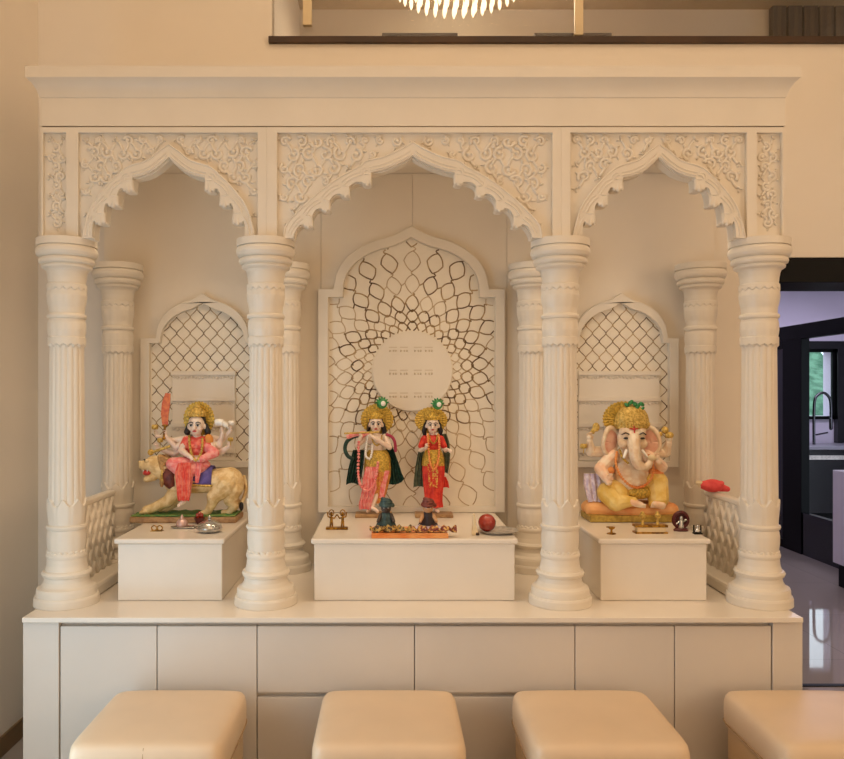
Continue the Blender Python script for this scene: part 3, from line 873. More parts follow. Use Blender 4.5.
# ------------------------------------------------------------------ stools
def stool(cx, w, label, seam=False):
    Y0, Y1, Z = 2.25, 2.70, 0.53
    t = thing('leather_stool', label, 'stool', (cx, (Y0 + Y1) / 2, 0), 'leather stools in front of the cabinets')
    hx, hy, cy = w / 2, (Y1 - Y0) / 2, (Y0 + Y1) / 2
    # upholstered cushion: superellipse rings with a soft crown
    def ring(sx, sy, z, p=6.0, n=72):
        out = []
        for i in range(n):
            a = 2 * pi * i / n; ca, sa = cos(a), sin(a)
            out.append((cx + sx * math.copysign(abs(ca) ** (2 / p), ca), cy + sy * math.copysign(abs(sa) ** (2 / p), sa), z))
        return out
    def skinrings(rings, cap=True):
        n = len(rings[0]); vs = [v for r in rings for v in r]; fs = []
        for i in range(len(rings) - 1):
            for k in range(n):
                a = i * n + k; b = i * n + (k + 1) % n; fs.append((a, b, b + n, a + n))
        fs.append(tuple(range(n - 1, -1, -1))); fs.append(tuple(range((len(rings) - 1) * n, len(rings) * n)))
        return MB().add(vs, fs)
    prf = [(0.985, -0.115), (0.995, -0.108), (1.0, -0.09), (1.004, -0.06), (1.0, -0.035), (0.985, -0.018), (0.955, -0.007), (0.90, -0.001), (0.80, 0.003), (0.6, 0.006), (0.35, 0.008), (0.1, 0.009)]
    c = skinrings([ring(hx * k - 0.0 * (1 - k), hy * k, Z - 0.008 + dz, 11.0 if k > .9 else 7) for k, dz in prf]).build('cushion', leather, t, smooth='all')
    rg = ring(hx * 1.003, hy * 1.003, Z - 0.108, 11.0); MB().tube(rg + [rg[0]], 0.0028, 6).build('piping', threadm, c, smooth='all')
    rg = [ (cx, Y0 + 0.004 - 0.0015, Z - 0.118), (cx, Y0 - 0.0025, Z - 0.05), (cx, Y0 + 0.008, Z - 0.0165)]
    if seam: MB().tube(rg, 0.0012, 5).build('seam', threadm, c)
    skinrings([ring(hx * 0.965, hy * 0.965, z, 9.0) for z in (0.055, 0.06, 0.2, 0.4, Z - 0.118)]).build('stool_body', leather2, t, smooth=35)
    for sx in (-1, 1):
        for sy in (-1, 1):
            MB().lathe((cx + sx * (hx - 0.05), cy + sy * (hy - 0.05), 0.0), [(0.014, 0), (0.018, 0.053)], 16).build('foot', brown, t, smooth=True)
    return t
stool(-0.712, 0.458, 'beige square leather stool at the left, with a visible front seam', True)
stool(0.003, 0.458, 'beige leather stool second from the left, before the drawer cabinet')
stool(0.658, 0.468, 'beige leather stool third from the left, right of centre')
stool(1.385, 0.468, 'beige leather stool at the right edge of the picture')
# ------------------------------------------------------------------ statues
def E_(mb, P, px, py, dy, rx, ry, rz, rot=None, seg=14, rings=10):
    return mb.ell(P(px, py, dy), (rx * P.u, ry * P.u, rz * P.u), seg, rings, rot)
def C_(mb, P, a, b, r0, r1):
    return mb.cap(P(*a), P(*b), r0 * P.u, r1 * P.u)
def limb(mb, P, pts, rr):
    for i in range(len(pts) - 1): C_(mb, P, pts[i], pts[i + 1], rr[i], rr[i + 1])
def hand(mb, P, w, d, side=1, s=1.0, curl=0.5):
    """palm at w heading along d (px units), four curled fingers and a thumb"""
    d = Vector(d).normalized(); w = Vector(w)
    n = Vector((0, -1, 0)); n = (n - d * n.dot(d)).normalized()
    l = d.cross(n).normalized() * side
    pc = w + d * 1.6 * s
    q = lambda v: P(v.x, v.z, v.y)
    fl = lambda v: Vector((v.x, v.y, v.z))
    mb.cap(q(w), q(w + d * 2.4 * s), 1.15 * s * P.u, 1.45 * s * P.u, 10)
    for i, L in enumerate((2.3, 2.7, 2.5, 1.9)):
        b = w + d * 2.6 * s + l * (i - 1.5) * 0.78 * s
        m = b + d * L * 0.55 * s + n * curl * 0.4 * s
        e = m + d * L * 0.45 * s * (1 - curl * .6) + n * L * curl * 0.5 * s
        mb.cap(q(b), q(m), 0.45 * s * P.u, 0.42 * s * P.u, 8); mb.cap(q(m), q(e), 0.42 * s * P.u, 0.32 * s * P.u, 8)
    b = w + d * 0.8 * s - l * 1.1 * s
    mb.cap(q(b), q(b + (d * 1.4 - l * 0.9) * s), 0.5 * s * P.u, 0.36 * s * P.u, 8)
def V3(px, py, dy=0): return Vector((px, dy, py))      # picture-measured vector for hand(): x, depth, y down
def head(mb, P, cx, cy, dy, r, tilt=0.0):
    """head with jaw, nose, brow, ears; r = half face width in px"""
    E_(mb, P, cx, cy - 0.25 * r, dy + 0.1 * r, r, 1.08 * r, 1.12 * r)
    E_(mb, P, cx, cy + 0.55 * r, dy - 0.12 * r, 0.72 * r, 0.8 * r, 0.72 * r)
    C_(mb, P, (cx, cy - 0.1 * r, dy - 0.95 * r), (cx, cy + 0.28 * r, dy - 1.12 * r), 0.13 * r, 0.2 * r)
    for s in (-1, 1):
        E_(mb, P, cx + s * 1.0 * r, cy + 0.1 * r, dy + 0.15 * r, 0.16 * r, 0.25 * r, 0.34 * r)
        E_(mb, P, cx + s * 0.5 * r, cy + 0.3 * r, dy - 0.62 * r, 0.32 * r, 0.28 * r, 0.3 * r)
def face(P, cx, cy, dy, r, parent):
    for s in (-1, 1):
        mb = MB(); E_(mb, P, cx + s * 0.42 * r, cy - 0.08 * r, dy - 0.90 * r, 0.25 * r, 0.12 * r, 0.12 * r)
        e = mb.build('eye', eyew, parent, smooth='all')
        mb = MB(); E_(mb, P, cx + s * 0.42 * r, cy - 0.08 * r, dy - 1.0 * r, 0.13 * r, 0.07 * r, 0.13 * r)
        mb.tube([P(cx + s * 0.18 * r, cy - 0.12 * r, dy - 1.03 * r), P(cx + s * 0.42 * r, cy - 0.22 * r, dy - 1.0 * r), P(cx + s * 0.68 * r, cy - 0.1 * r, dy - 0.86 * r)], 0.05 * r * P.u, 5)
        mb.build('pupil', eyem, e)
        mb = MB(); mb.tube([P(cx + s * 0.14 * r, cy - 0.36 * r, dy - 1.0 * r), P(cx + s * 0.42 * r, cy - 0.5 * r, dy - 0.96 * r), P(cx + s * 0.75 * r, cy - 0.34 * r, dy - 0.8 * r)], 0.06 * r * P.u, 5)
        mb.build('eyebrow', hairm, parent)
    mb = MB(); E_(mb, P, cx, cy + 0.62 * r, dy - 0.93 * r, 0.27 * r, 0.1 * r, 0.11 * r)
    mb.build('lips', lipm, parent, smooth='all')
def part(mb, name, m, parent, P=None, vox=None, it=3, label=None):
    if vox: mb.fuse(vox, it)
    o = mb.build(name, m, parent, smooth='all' if vox else 45)
    if label: o['label'] = label
    return o
def pleats(P, rows, npl, amp, th=1.0, n=40):
    """rows: (xl, xr, y, dy, curve) -> pleated hanging cloth with thickness"""
    out = []
    for (xl, xr, y, dy, cv) in rows:
        line_ = []
        for i in range(n + 1):
            t = i / n
            line_.append(P(lerp(xl, xr, t), y + cv * (2 * t - 1) ** 2, dy + amp * sin(2 * pi * npl * t)))
        out.append(line_)
    return MB().grid(out, th * P.u)
def ribbed_disc(P, cx, cy, dy, rx, rz, th=1.2, n=28):
    mb = MB(); seg = n * 4; rings = [0.0, 0.25, 0.5, 0.75, 0.9, 1.0]
    for sgn in (-1, 1):
        vs = [P(cx, cy, dy + sgn * th * .5)]; fs = []
        for k in rings[1:]:
            for i in range(seg):
                a = 2 * pi * i / seg
                rr = k * (1 + 0.03 * cos(n * a) * (k > .9))
                vs.append(P(cx + rx * rr * cos(a), cy + rz * rr * sin(a), dy + sgn * (th * .5 + 0.35 * k * cos(n * a) * (1 if sgn < 0 else 0)) * (1 if k < 1 else 0.6)))
        for i in range(seg): fs.append((0, 1 + i, 1 + (i + 1) % seg))
        for r in range(len(rings) - 2):
            for i in range(seg):
                a = 1 + r * seg + i; b = 1 + r * seg + (i + 1) % seg; fs.append((a, b, b + seg, a + seg))
        mb.add(vs, fs)
    N = 1 + (len(rings) - 1) * seg; e = 1 + (len(rings) - 2) * seg
    mb.f += [(e + i, e + (i + 1) % seg, e + (i + 1) % seg + N, e + i + N) for i in range(seg)]
    return mb
def beads(P, pts, r, step=1.0):
    mb = MB(); sp = spline([P(*q) for q in pts], 10); acc = 0; last = None
    for a in sp:
        if last is None or (a - last).length > r * P.u * 1.35 * step:
            mb.ell(a, r * P.u, 8, 6); last = a
    return mb
def feather(P, cx, cy, dy, r, parent):
    mb = MB(); E_(mb, P, cx, cy, dy, r, r * .6, r)
    for k in range(7):
        a = -0.2 - k * 0.46; mb.ell(P(cx + r * .9 * cos(a), cy + r * .9 * sin(a), dy), (r * .45 * P.u, r * .25 * P.u, r * .2 * P.u), 8, 6, Matrix.Rotation(a, 3, 'Y'))
    f = part(mb, 'feather_crest', green, parent, P)
    mb = MB(); E_(mb, P, cx + .2 * r, cy, dy - r * .42, r * .5, r * .3, r * .5); w = part(mb, 'feather_eye', eyew, f, P)
    w['label'] = 'white and black feather eye'
    return f
VX_ = 0.0011
def crown(P, cx, cy, dy, r, parent, m=gold):
    base = P(cx, cy, dy)
    mb = MB(); u = P.u * r
    prf = [(1.12, 0), (1.2, 0.1), (1.12, 0.2), (1.16, 0.35), (1.05, 0.55), (0.85, 0.85), (0.6, 1.1), (0.5, 1.15), (0.52, 1.28), (0.3, 1.45), (0.12, 1.6), (0.05, 1.75)]
    mb.lathe(base, [(a * u, b * u) for a, b in prf], 32, lambda rr, z, a: rr * (1 + 0.04 * cos(9 * a)))
    for k in range(7):
        a = pi + pi * (k + 0.5) / 7 
        mb.ell(base + Vector((1.14 * u * cos(a), 1.14 * u * sin(a), 0.42 * u)), (0.16 * u, 0.12 * u, 0.32 * u), 8, 6)
    return part(mb, 'crown', m, parent, P)

# ---- statue playing the flute
P = Plane(3.50)
T = thing('deity_statue', 'painted standing deity statue playing a flute, dark green shawl and pink dhoti', 'statue', (P.x(375), 3.50, ZP))
MB().box(P.x(355.5), P.x(392), 3.45, 3.55, ZP + .0005, ZP + 0.016).build('statue_base', stoneb, T, bevel=0.003)
mb = MB()
head(mb, P, 376, 424.5, -1, 6.6)
C_(mb, P, (376, 430, 0), (376, 435, 1), 3.0, 3.6)
E_(mb, P, 376, 440, 1, 9.0, 5.4, 7.0); E_(mb, P, 376.5, 449, 1, 7.0, 4.8, 8.0); E_(mb, P, 376.5, 457, 1, 8.2, 5.6, 6)
limb(mb, P, [(367.5, 437, 0), (357, 445, -5), (361.5, 435, -11)], [3.2, 2.6, 1.7])
limb(mb, P, [(385, 437, 0), (389.5, 447, -5), (373.5, 436.5, -12)], [3.2, 2.7, 1.7])
limb(mb, P, [(371, 462, 1), (370, 485, 1), (371.5, 505, 1)], [5.4, 3.8, 2.3])
limb(mb, P, [(381, 462, 1), (380, 484, 0), (372.5, 505, -5)], [5.4, 3.8, 2.3])
C_(mb, P, (371.5, 508.3, 1), (367.5, 510.3, -5), 2.2, 1.8); C_(mb, P, (372.5, 506.8, -6), (377.5, 510.0, -9), 2.2, 1.8)
hand(mb, P, V3(361.5, 434.5, -11), V3(-0.6, -0.8, -0.2) , 1, 1.0, 0.7)
hand(mb, P, V3(373, 436, -12.2), V3(-1, -0.6, -0.1), -1, 1.0, 0.7)
part(mb, 'body', skin, T, P, VX_)
face(P, 376, 424.5, -1, 6.6, T)
mb = MB(); E_(mb, P, 376, 420, 2.4, 7.2, 6.2, 7.4); limb(mb, P, [(382.5, 424, 2), (384.5, 431, 3), (383.5, 436, 3)], [2.4, 2.6, 1.2]); limb(mb, P, [(369.5, 424, 2), (368, 431, 3)], [2.0, 1.6])
part(mb, 'hair', hairm, T, P, VX_)
part(ribbed_disc(P, 377, 419.5, 8, 16.5, 15.5), 'halo', gold, T)
crown(P, 376, 419, 0.5, 6.0, T)
feather(P, 382, 403.5, -2, 5.4, T)
mb = MB(); mb.tube([P(345, 432.6, -15), P(379, 431.6, -9)], 0.9 * P.u, 8); part(mb, 'flute', goldp, T)
# dhoti as pleated tapering skirt
def skirt(P, cx, prf, sy, npl, amp, dy=0, sh=None):
    mb = MB(); base = P(cx, prf[-1][1], dy); z0 = base.z
    pts = [(r * P.u, P.z(y) - z0) for r, y in reversed(prf)]
    mb.lathe(base, pts, 96, lambda r, z, a: r * (1 + amp * cos(npl * a) * min(1, max(0, -(z - pts[-1][1]) / (18 * P.u)))), 1.0, sy)
    return mb
part(skirt(P, 377.5, [(10.5, 455), (12.5, 460), (13, 468), (12.4, 476), (10.6, 485), (8.5, 493), (6.2, 500), (5.8, 503)], 0.62, 18, 0.05), 'dhoti', orangegold, T)
part(skirt(P, 377.5, [(9.0, 450), (11.2, 453), (12.6, 458), (12.8, 463), (13.3, 468), (13.0, 471)], 0.66, 12, 0.03), 'waist_cloth', gold, T)
part(pleats(P, [(366, 377, 466, -9.2, 0), (363, 376, 478, -9.6, 0), (362.5, 377, 486, -9, 1), (361, 374, 494, -8, 1), (359, 372, 502, -7.5, 1), (359.5, 371, 508, -7, 1)], 4, 0.7, 1.2), 'pink_sash', pink, T)
part(pleats(P, [(383, 389.5, 470, -7, 0), (381, 386.5, 482, -6.6, 0), (379, 384, 497, -6, 0)], 2, 0.5, 1.0), 'side_sash', pink, T)
# shawl
mb = MB(); mb.tube(spline([P(366, 436, -2), P(356, 436, 0), P(347.5, 441, 0), P(345, 449, 0), (P(348, 456, -1)), P(354, 459, -2)]), [2.0 * P.u] * 41, 10, 0.6)
SHW = part(mb, 'shawl', dkgreen, T)
part(pleats(P, [(353, 364.5, 450, 0, 0), (351, 364, 458, 0, 0), (348.5, 363, 468, 0, 0), (346.5, 361, 478, 0, 1.2), (346, 358, 483, 0, 2)], 5, 0.9, 1.4), 'shawl_end', dkgreen, SHW)
part(pleats(P, [(386, 391, 443, 3, 0), (386, 394.5, 452, 3, 0), (386.5, 398.5, 463, 3, 0), (386, 402, 474, 3, 0), (384.5, 404.5, 481, 3, -2), (384.5, 402, 485, 3, -3)], 6, 1.0, 1.6), 'shawl_end', dkgreen, SHW)
mb = MB(); mb.tube(spline([P(386, 434, -3), P(392, 437, -1), P(395, 443, 0), P(395.5, 452, 1)]), [1.5 * P.u] * 25, 8, 0.6); part(mb, 'shoulder_band', mat('rose_band', rgb(168, 52, 84), 0.5), T)
mb = MB(); mb.tube(spline([P(347, 437, -6), P(356, 434, -7), P(364, 433, -6), P(369, 434.5, -6)]), [2.1 * P.u] * 25, 8, 0.5); part(mb, 'shoulder_scarf', pink, T, label='pale pink scarf over the raised arm')
part(beads(P, [(367.5, 433, -5), (359.5, 440, -9), (359, 455, -9), (358.6, 472, -10), (361, 484, -10.5), (367, 489.5, -10.5), (373, 485, -10.5), (376.5, 474, -10.5), (378, 462, -9)], 1.55), 'long_garland', coral if False else pink, T)
part(beads(P, [(368, 435, -6), (366.5, 445, -7.5), (366, 455, -8.5), (370, 458, -9), (372, 452, -8), (372.5, 443, -7.5)], 1.3), 'white_garland', eyew, T)
part(beads(P, [(372, 434, -4), (373, 441, -6.5), (377, 445, -7), (381, 441, -6.5), (382, 434.5, -4)], 0.9), 'necklace', gold, T)

# ---- statue in red
P = Plane(3.50)
T = thing('deity_statue', 'painted standing goddess statue in a red and gold dress with yellow garland', 'statue', (P.x(433), 3.50, ZP))
MB().box(P.x(415), P.x(452.5), 3.45, 3.55, ZP + .0005, ZP + 0.016).build('statue_base', stoneb, T, bevel=0.003)
mb = MB()
head(mb, P, 432.5, 425.5, -1, 6.4)
C_(mb, P, (432.5, 431, 0), (432.5, 436, 1), 2.8, 3.3)
E_(mb, P, 432.5, 441, 1, 8.6, 5.2, 6.6); E_(mb, P, 432.5, 450, 1, 6.4, 4.6, 8); E_(mb, P, 432.5, 460, 1, 8.4, 5.8, 7)
limb(mb, P, [(424.5, 439, 0), (420.5, 450, -2), (425.5, 447.5, -10)], [3.0, 2.4, 1.6])
limb(mb, P, [(440.5, 439, 0), (445.5, 450, -2), (447.5, 449, -10)], [3.0, 2.4, 1.6])
hand(mb, P, V3(425.3, 447.2, -10.5), V3(0.2, -1, -0.3), 1, 1.0, 0.2)
hand(mb, P, V3(447.7, 448.8, -10.5), V3(0.5, 0.5, -0.6), -1, 1.0, 0.4)
limb(mb, P, [(428, 466, 1), (429, 488, 1), (429.5, 505, 0)], [5, 3.6, 2.2]); limb(mb, P, [(437, 466, 1), (436, 488, 1), (436, 505, 0)], [5, 3.6, 2.2])
C_(mb, P, (429.5, 509.3, -1), (428, 510.4, -7), 2.0, 1.7); C_(mb, P, (436, 509.3, -1), (437.5, 510.4, -7), 2.0, 1.7)
part(mb, 'body', skin, T, P, VX_)
face(P, 432.5, 425.5, -1, 6.4, T)
mb = MB(); E_(mb, P, 432.5, 421, 2.4, 7.2, 6.2, 7.6)
for s in (-1, 1): limb(mb, P, [(432.5 + s * 6.4, 424, 1.5), (432.5 + s * 8.2, 431, 2.5), (432.5 + s * 7.6, 437, 2.5)], [2.2, 2.6, 1.4])
part(mb, 'hair', hairm, T, P, VX_)
part(ribbed_disc(P, 431.5, 420.5, 8, 16.4, 13.2), 'halo', gold, T)
crown(P, 432.5, 420, 0.5, 6.0, T)
feather(P, 437.5, 404.5, -2, 5.2, T)
mb = MB(); E_(mb, P, 432.5, 441.5, 0.2, 9.6, 6.2, 7.2); E_(mb, P, 432.5, 447, 0.6, 7.6, 5.6, 6.5)
for s in (-1, 1): C_(mb, P, (432.5 + s * 8, 439, 0), (432.5 + s * 11.4, 446, -1.5), 3.8, 3.2)
for s in (-1, 1): E_(mb, P, 432.5 + s * 3.6, 443, -4.0, 3.2, 3, 3.0)
part(mb, 'blouse', red, T, P, VX_)
part(skirt(P, 433.5, [(7.6, 450), (10.0, 456), (10.8, 464), (10.6, 474), (9.8, 484), (8.8, 494), (8.6, 501), (9.4, 507)], 0.66, 16, 0.05), 'skirt', red, T)
part(skirt(P, 433.2, [(7.8, 449.5), (9.4, 453), (10.8, 458), (11.2, 463), (11.3, 465.5)], 0.70, 12, 0.03), 'waist_band', redgold if False else gold, T)
part(pleats(P, [(427, 438.5, 463, -7.9, 0), (427.5, 438, 470, -8.1, 0), (428, 437.5, 478, -8, 0), (428.5, 437, 486, -7.6, 1)], 3, 0.4, 1.0), 'embroidered_panel', redgold, T)
part(beads(P, [(427.5, 434, -4), (427.8, 442, -8), (428.6, 455, -8.6), (430.5, 465, -9.6), (433.5, 468.5, -10), (436.5, 464, -9.6), (438.4, 454, -8.6), (438.8, 442, -8), (438, 434, -4)], 1.25), 'garland', mat('yellow_orange_flowers', rgb(238, 178, 90), 0.5, 0, rgb(240, 120, 80), 200), T)
part(beads(P, [(429, 435, -4), (430, 440, -6.8), (433, 443, -7.4), (436, 440, -6.8), (437, 435, -4)], 0.8), 'necklace', gold, T)
V = part(pleats(P, [(420.5, 424.5, 446, 3, 0), (417.5, 424, 456, 3, 0), (415.5, 424, 468, 3, 0), (414, 424.5, 480, 3, 0), (413.5, 424.5, 486.5, 3, 1.5)], 3, 0.8, 1.4), 'veil', veil, T)
part(pleats(P, [(440, 447, 434, 3, 0), (442, 450, 444, 3, 0), (443.5, 450.5, 455, 3, 0), (443.5, 449.5, 466, 3, 0), (443, 448, 473, 3, 1)], 2, 0.8, 1.4), 'veil_end', veil, V)
part(pleats(P, [(443, 446, 477, 2, 0), (442.5, 448.5, 482, 2, 0), (442, 449.5, 487.5, 2, 1)], 2, 0.5, 1.2), 'skirt_end', red, T)

# ---- goddess on a lion
P = Plane(3.40)
T = thing('deity_statue_on_lion', 'painted many-armed goddess statue in pink and coral riding a lion', 'statue', (P.x(190), 3.40, ZP))
b = MB().box(P.x(135.5), P.x(240), 3.315, 3.485, ZP + .0005, ZP + 0.026); B = b.build('statue_base', stoneb, T, bevel=0.006)
def blobby_slab(P, x0, x1, y0_, y1_, z0, z1, m, par, name):
    mb = MB()
    rows = [[(lerp(x0, x1, i / 30), lerp(y0_, y1_, j / 8), z1 + 0.003 * sin(i * 1.7 + j) * sin(j * 1.3)) for i in range(31)] for j in range(9)]
    mb.grid(rows); o = mb.build(name, m, par, smooth='all', solid=z1 - z0); return o
blobby_slab(P, P.x(137), P.x(238.5), 3.32, 3.48, ZP + .026, ZP + .030, grass, B, 'painted_grass')
lion = MB()
# trunk
limb(lion, P, [(176, 476, 0), (192, 480, 0), (212, 481, 0), (229, 482, 0)], [14, 13.5, 12, 15])
E_(lion, P, 177, 481, 0, 13, 10, 14); E_(lion, P, 230, 484, 0, 14.5, 10.5, 17)
# neck and head
C_(lion, P, (172, 474, -1), (160, 468, -3), 11.5, 10.0)
E_(lion, P, 156.5, 465, -4, 11.5, 9.2, 10.0)
C_(lion, P, (153, 464, -7), (146.5, 464.5, -9), 6.6, 4.9)          # upper muzzle
C_(lion, P, (155, 475.5, -6), (149.5, 478, -8), 5.0, 3.6)           # lower jaw, mouth open
E_(lion, P, 143.5, 461.5, -10, 2.2, 2.2, 1.7)
for s in (-1, 1):
    E_(lion, P, 164 + s * 1.5, 456.5, -3 + s * 7, 2.6, 1.6, 3.2)
    E_(lion, P, 150.5, 459.5, -8 + s * 4.2, 2.6, 2.2, 2.0)
# near fore leg reaching forward, other leg behind
limb(lion, P, [(180, 487, -5), (170, 500, -6), (156, 506.5, -7), (149, 509, -8)], [8.6, 6.0, 4.6, 4.6])
limb(lion, P, [(182, 489, 6), (176, 502, 6), (164, 509, 6)], [7.5, 5, 4])
for k in range(4): C_(lion, P, (150 - 1, 509.5, -12 + 2.7 * k), (144.8, 510.8, -12.4 + 2.9 * k), 1.9, 1.7)
for k in range(4): C_(lion, P, (164 - 1, 510, 2 + 2.5 * k), (159.5, 511, 2 + 2.6 * k), 1.7, 1.5)
# hind legs: knee forward, hock back
limb(lion, P, [(228, 484, -7), (216, 495, -8), (213.5, 503, -7.5), (209.5, 511, -8)], [11.5, 7.6, 5.0, 3.6])
C_(lion, P, (209.5, 511.2, -8), (204, 511.6, -8.5), 3.0, 2.4)
limb(lion, P, [(232, 486, 7), (228.5, 497, 7), (236, 504, 7), (231.5, 511, 7)], [12, 7.5, 4.2, 3.2])
limb(lion, P, [(234, 488, -4), (231, 499, -4), (235, 505, -4), (230, 511, -4)], [10, 7, 4.2, 3.4])
C_(lion, P, (230, 511.2, -4), (224, 511.5, -4.5), 2.9, 2.3)
LB = part(lion, 'lion_body', lionm, T, P, 0.0016, 4, 'cream and tan painted lion')
mb = MB()
for k in range(34):
    a = k * 2.4; t = k / 34
    x0_, y0_ = 168 + 4 * cos(a) , 470 + 14 * sin(a * 0.7)
    C_(mb, P, (163 + 3 * t, 456 + 22 * t, -10 + 10 * (k % 3)), (168 + 4 * cos(a), 459 + 26 * t, -11 + 11 * (k % 3)), 2.6, 1.6)
part(mb, 'mane', manem, LB, P, 0.0016, 1)
mb = MB(); mb.tube(spline([P(243, 476, 3), P(245.5, 488, 4), P(243, 498, 4), P(241, 503, 2)]), [1.8 * P.u] * 25, 8); part(mb, 'tail', lionm, LB)
mb = MB(); E_(mb, P, 241.2, 506.5, 1, 2.2, 2.2, 4.6); part(mb, 'tail_tuft', hairm, LB)
mb = MB(); E_(mb, P, 149.8, 471.6, -9.2, 4.2, 3.6, 2.7); part(mb, 'open_mouth', lipm, LB, label='open red mouth')
for s in (-1, 1):
    mb = MB(); E_(mb, P, 149, 458.6, -9.2 + s * 4.6, 1.0, 1.2, 0.9); part(mb, 'lion_eye', eyem, LB)
mb = MB()
for s in (-1, 1):
    for x in (147, 151): mb.tube([P(x, 468.5, -9 + 3 * s), P(x, 471.3, -9.3 + 3 * s)], [0.7 * P.u, 0.15 * P.u], 6)
part(mb, 'teeth', eyew, LB)
# saddle cloths: shells around the trunk
def shell(P, pts, rr, y0_, y1_, name, m, par, n=26):
    """cloth wrapped over the back: arc from near side to far side"""
    rows = []
    for (x, yc, r, a_lo, a_hi, lean) in pts:
        row = []
        for i in range(n + 1):
            a = lerp(a_lo, a_hi, i / n)
            row.append(P(x + lean * sin(a), yc - r * cos(a), -r * 0.88 * sin(a)))
        rows.append(row)
    mb = MB().grid(rows); return mb.build(name, m, par, smooth='all', solid=1.2 * P.u)
shell(P, [(167, 474, 13.6, -2.3, 2.2, -1), (170, 475, 14.4, -2.4, 2.35, -2), (175, 477, 15.4, -2.5, 2.45, -3), (180, 478, 15.4, -2.3, 2.2, -2)], 0, 0, 0, 'maroon_cloth', maroon, LB)
sc = MB(); sc.tube([P(166.5 - 1 * sin(a), 474 - 14.4 * cos(a), -14.4 * .88 * sin(a)) for a in [lerp(-2.3, 2.3, k / 24) for k in range(25)]], 1.1 * P.u, 8); part(sc, 'gold_trim', goldp, LB)
CL = shell(P, [(196, 479, 14.2, -1.9, 1.9, 0), (204, 479, 13.8, -1.9, 1.9, 0), (214, 479.5, 13.6, -1.9, 1.85, 0)], 0, 0, 0, 'purple_saddle_cloth', purple, LB)
sc = MB(); sc.tube([P(195, 483.4, -13.0), P(205, 484.2, -12.8), P(215, 484.4, -12.6)], 1.2 * P.u, 8); part(sc, 'gold_hem', goldp, CL)
# rider
mb = MB()
head(mb, P, 197.8, 425.5, -6, 8.0)
C_(mb, P, (198, 432, -4), (198, 438, -3), 3.6, 4.2)
E_(mb, P, 198, 443, -2, 11, 6.5, 8); E_(mb, P, 198, 452, -2, 8.5, 6, 8); E_(mb, P, 198, 461, -2, 11, 8, 8)
limb(mb, P, [(208, 439, -3), (215, 451, -5), (203, 458.5, -15)], [4.2, 3.6, 2.2]); hand(mb, P, V3(203, 458.5, -15.5), V3(-1, 0.1, -0.1), 1, 1.15, 0.6)
limb(mb, P, [(188, 439, -3), (183, 450, -6), (193, 455, -15)], [4.2, 3.4, 2.2]); hand(mb, P, V3(193, 455, -15.5), V3(0.6, 0.5, -0.2), -1, 1.15, 0.6)
# raised arms left
limb(mb, P, [(189, 440, 2), (176, 448, 1), (166, 436, -2)], [3.8, 3.2, 2.0]); hand(mb, P, V3(166, 435, -2.5), V3(-0.1, -1, -0.2), 1, 1.15, 0.8)
limb(mb, P, [(189, 442, 4), (173, 454, 3), (158, 448, -1)], [3.8, 3.2, 2.0]); hand(mb, P, V3(158, 447, -1.5), V3(-0.5, -0.8, -0.2), 1, 1.15, 0.6)
limb(mb, P, [(189, 438, 5), (172, 441, 5), (156, 436, 2)], [3.6, 3.0, 2.0]); hand(mb, P, V3(156, 435, 1.5), V3(-0.2, -0.9, -0.2), 1, 1.1, 0.6)
# raised arms right
limb(mb, P, [(207, 440, 2), (219, 446, 1), (223, 433, -3)], [3.8, 3.2, 2.0]); hand(mb, P, V3(223, 432, -3.5), V3(-0.1, -1, -0.2), -1, 1.15, 0.5)
limb(mb, P, [(207, 442, 4), (221, 452, 2), (230, 446, -3)], [3.8, 3.2, 2.0]); hand(mb, P, V3(230, 445.5, -3.5), V3(0.1, -1, -0.2), -1, 1.15, 0.5)
limb(mb, P, [(207, 438, 5), (221, 440, 5), (230, 431, 2)], [3.6, 3.0, 2.0]); hand(mb, P, V3(230, 430, 1.5), V3(0.1, -1, -0.2), -1, 1.1, 0.5)
# legs: one folded, one hanging on the near side
limb(mb, P, [(192, 463, -6), (176, 464, -12), (186, 470, -16)], [7, 5, 3.4])
limb(mb, P, [(202, 464, -6), (191, 470, -15), (189, 490, -16), (188, 498, -16.5)], [7, 5.6, 4.0, 2.6])
C_(mb, P, (188, 499, -16.5), (184.5, 502.5, -20), 2.4, 1.9)
part(mb, 'rider_body', skin, T, P, 0.0012)
face(P, 197.8, 425.5, -6, 8.0, T)
mb = MB(); E_(mb, P, 198, 420.5, -2, 8.8, 7.6, 9)
for s in (-1, 1): limb(mb, P, [(198 + s * 8, 425, -2.5), (198 + s * 10.4, 431.5, -2), (198 + s * 9.6, 436, -1)], [2.6, 3.2, 1.8])
part(mb, 'hair', hairm, T, P, VX_)
part(ribbed_disc(P, 198, 419, 4, 15.5, 17.5), 'halo', gold, T)
crown(P, 197.8, 416.5, -4, 7.6, T, goldp)
mb = MB(); E_(mb, P, 198, 444, -2.4, 12.4, 7.8, 9); E_(mb, P, 198, 450, -2.2, 10.2, 7.4, 7)
for s in (-1, 1): C_(mb, P, (198 + s * 10, 440, -3), (198 + s * 13.5, 447, -4), 5.0, 4.4); E_(mb, P, 198 + s * 4.4, 445.5, -7.6, 4.4, 3.6, 4.2)
part(mb, 'blouse', coral, T, P, VX_)
mb = MB(); limb(mb, P, [(209, 447, -4.5), (216, 452.5, -6), (205, 458, -14)], [5.4, 4.8, 3.4]); part(mb, 'sleeve', pink, T, P, VX_)
mb = MB(); E_(mb, P, 209.5, 440, -4, 5.0, 4.4, 6.2); part(mb, 'shoulder_cloth', mat('ochre_cloth', rgb(216, 140, 62), 0.5), T, P, VX_)
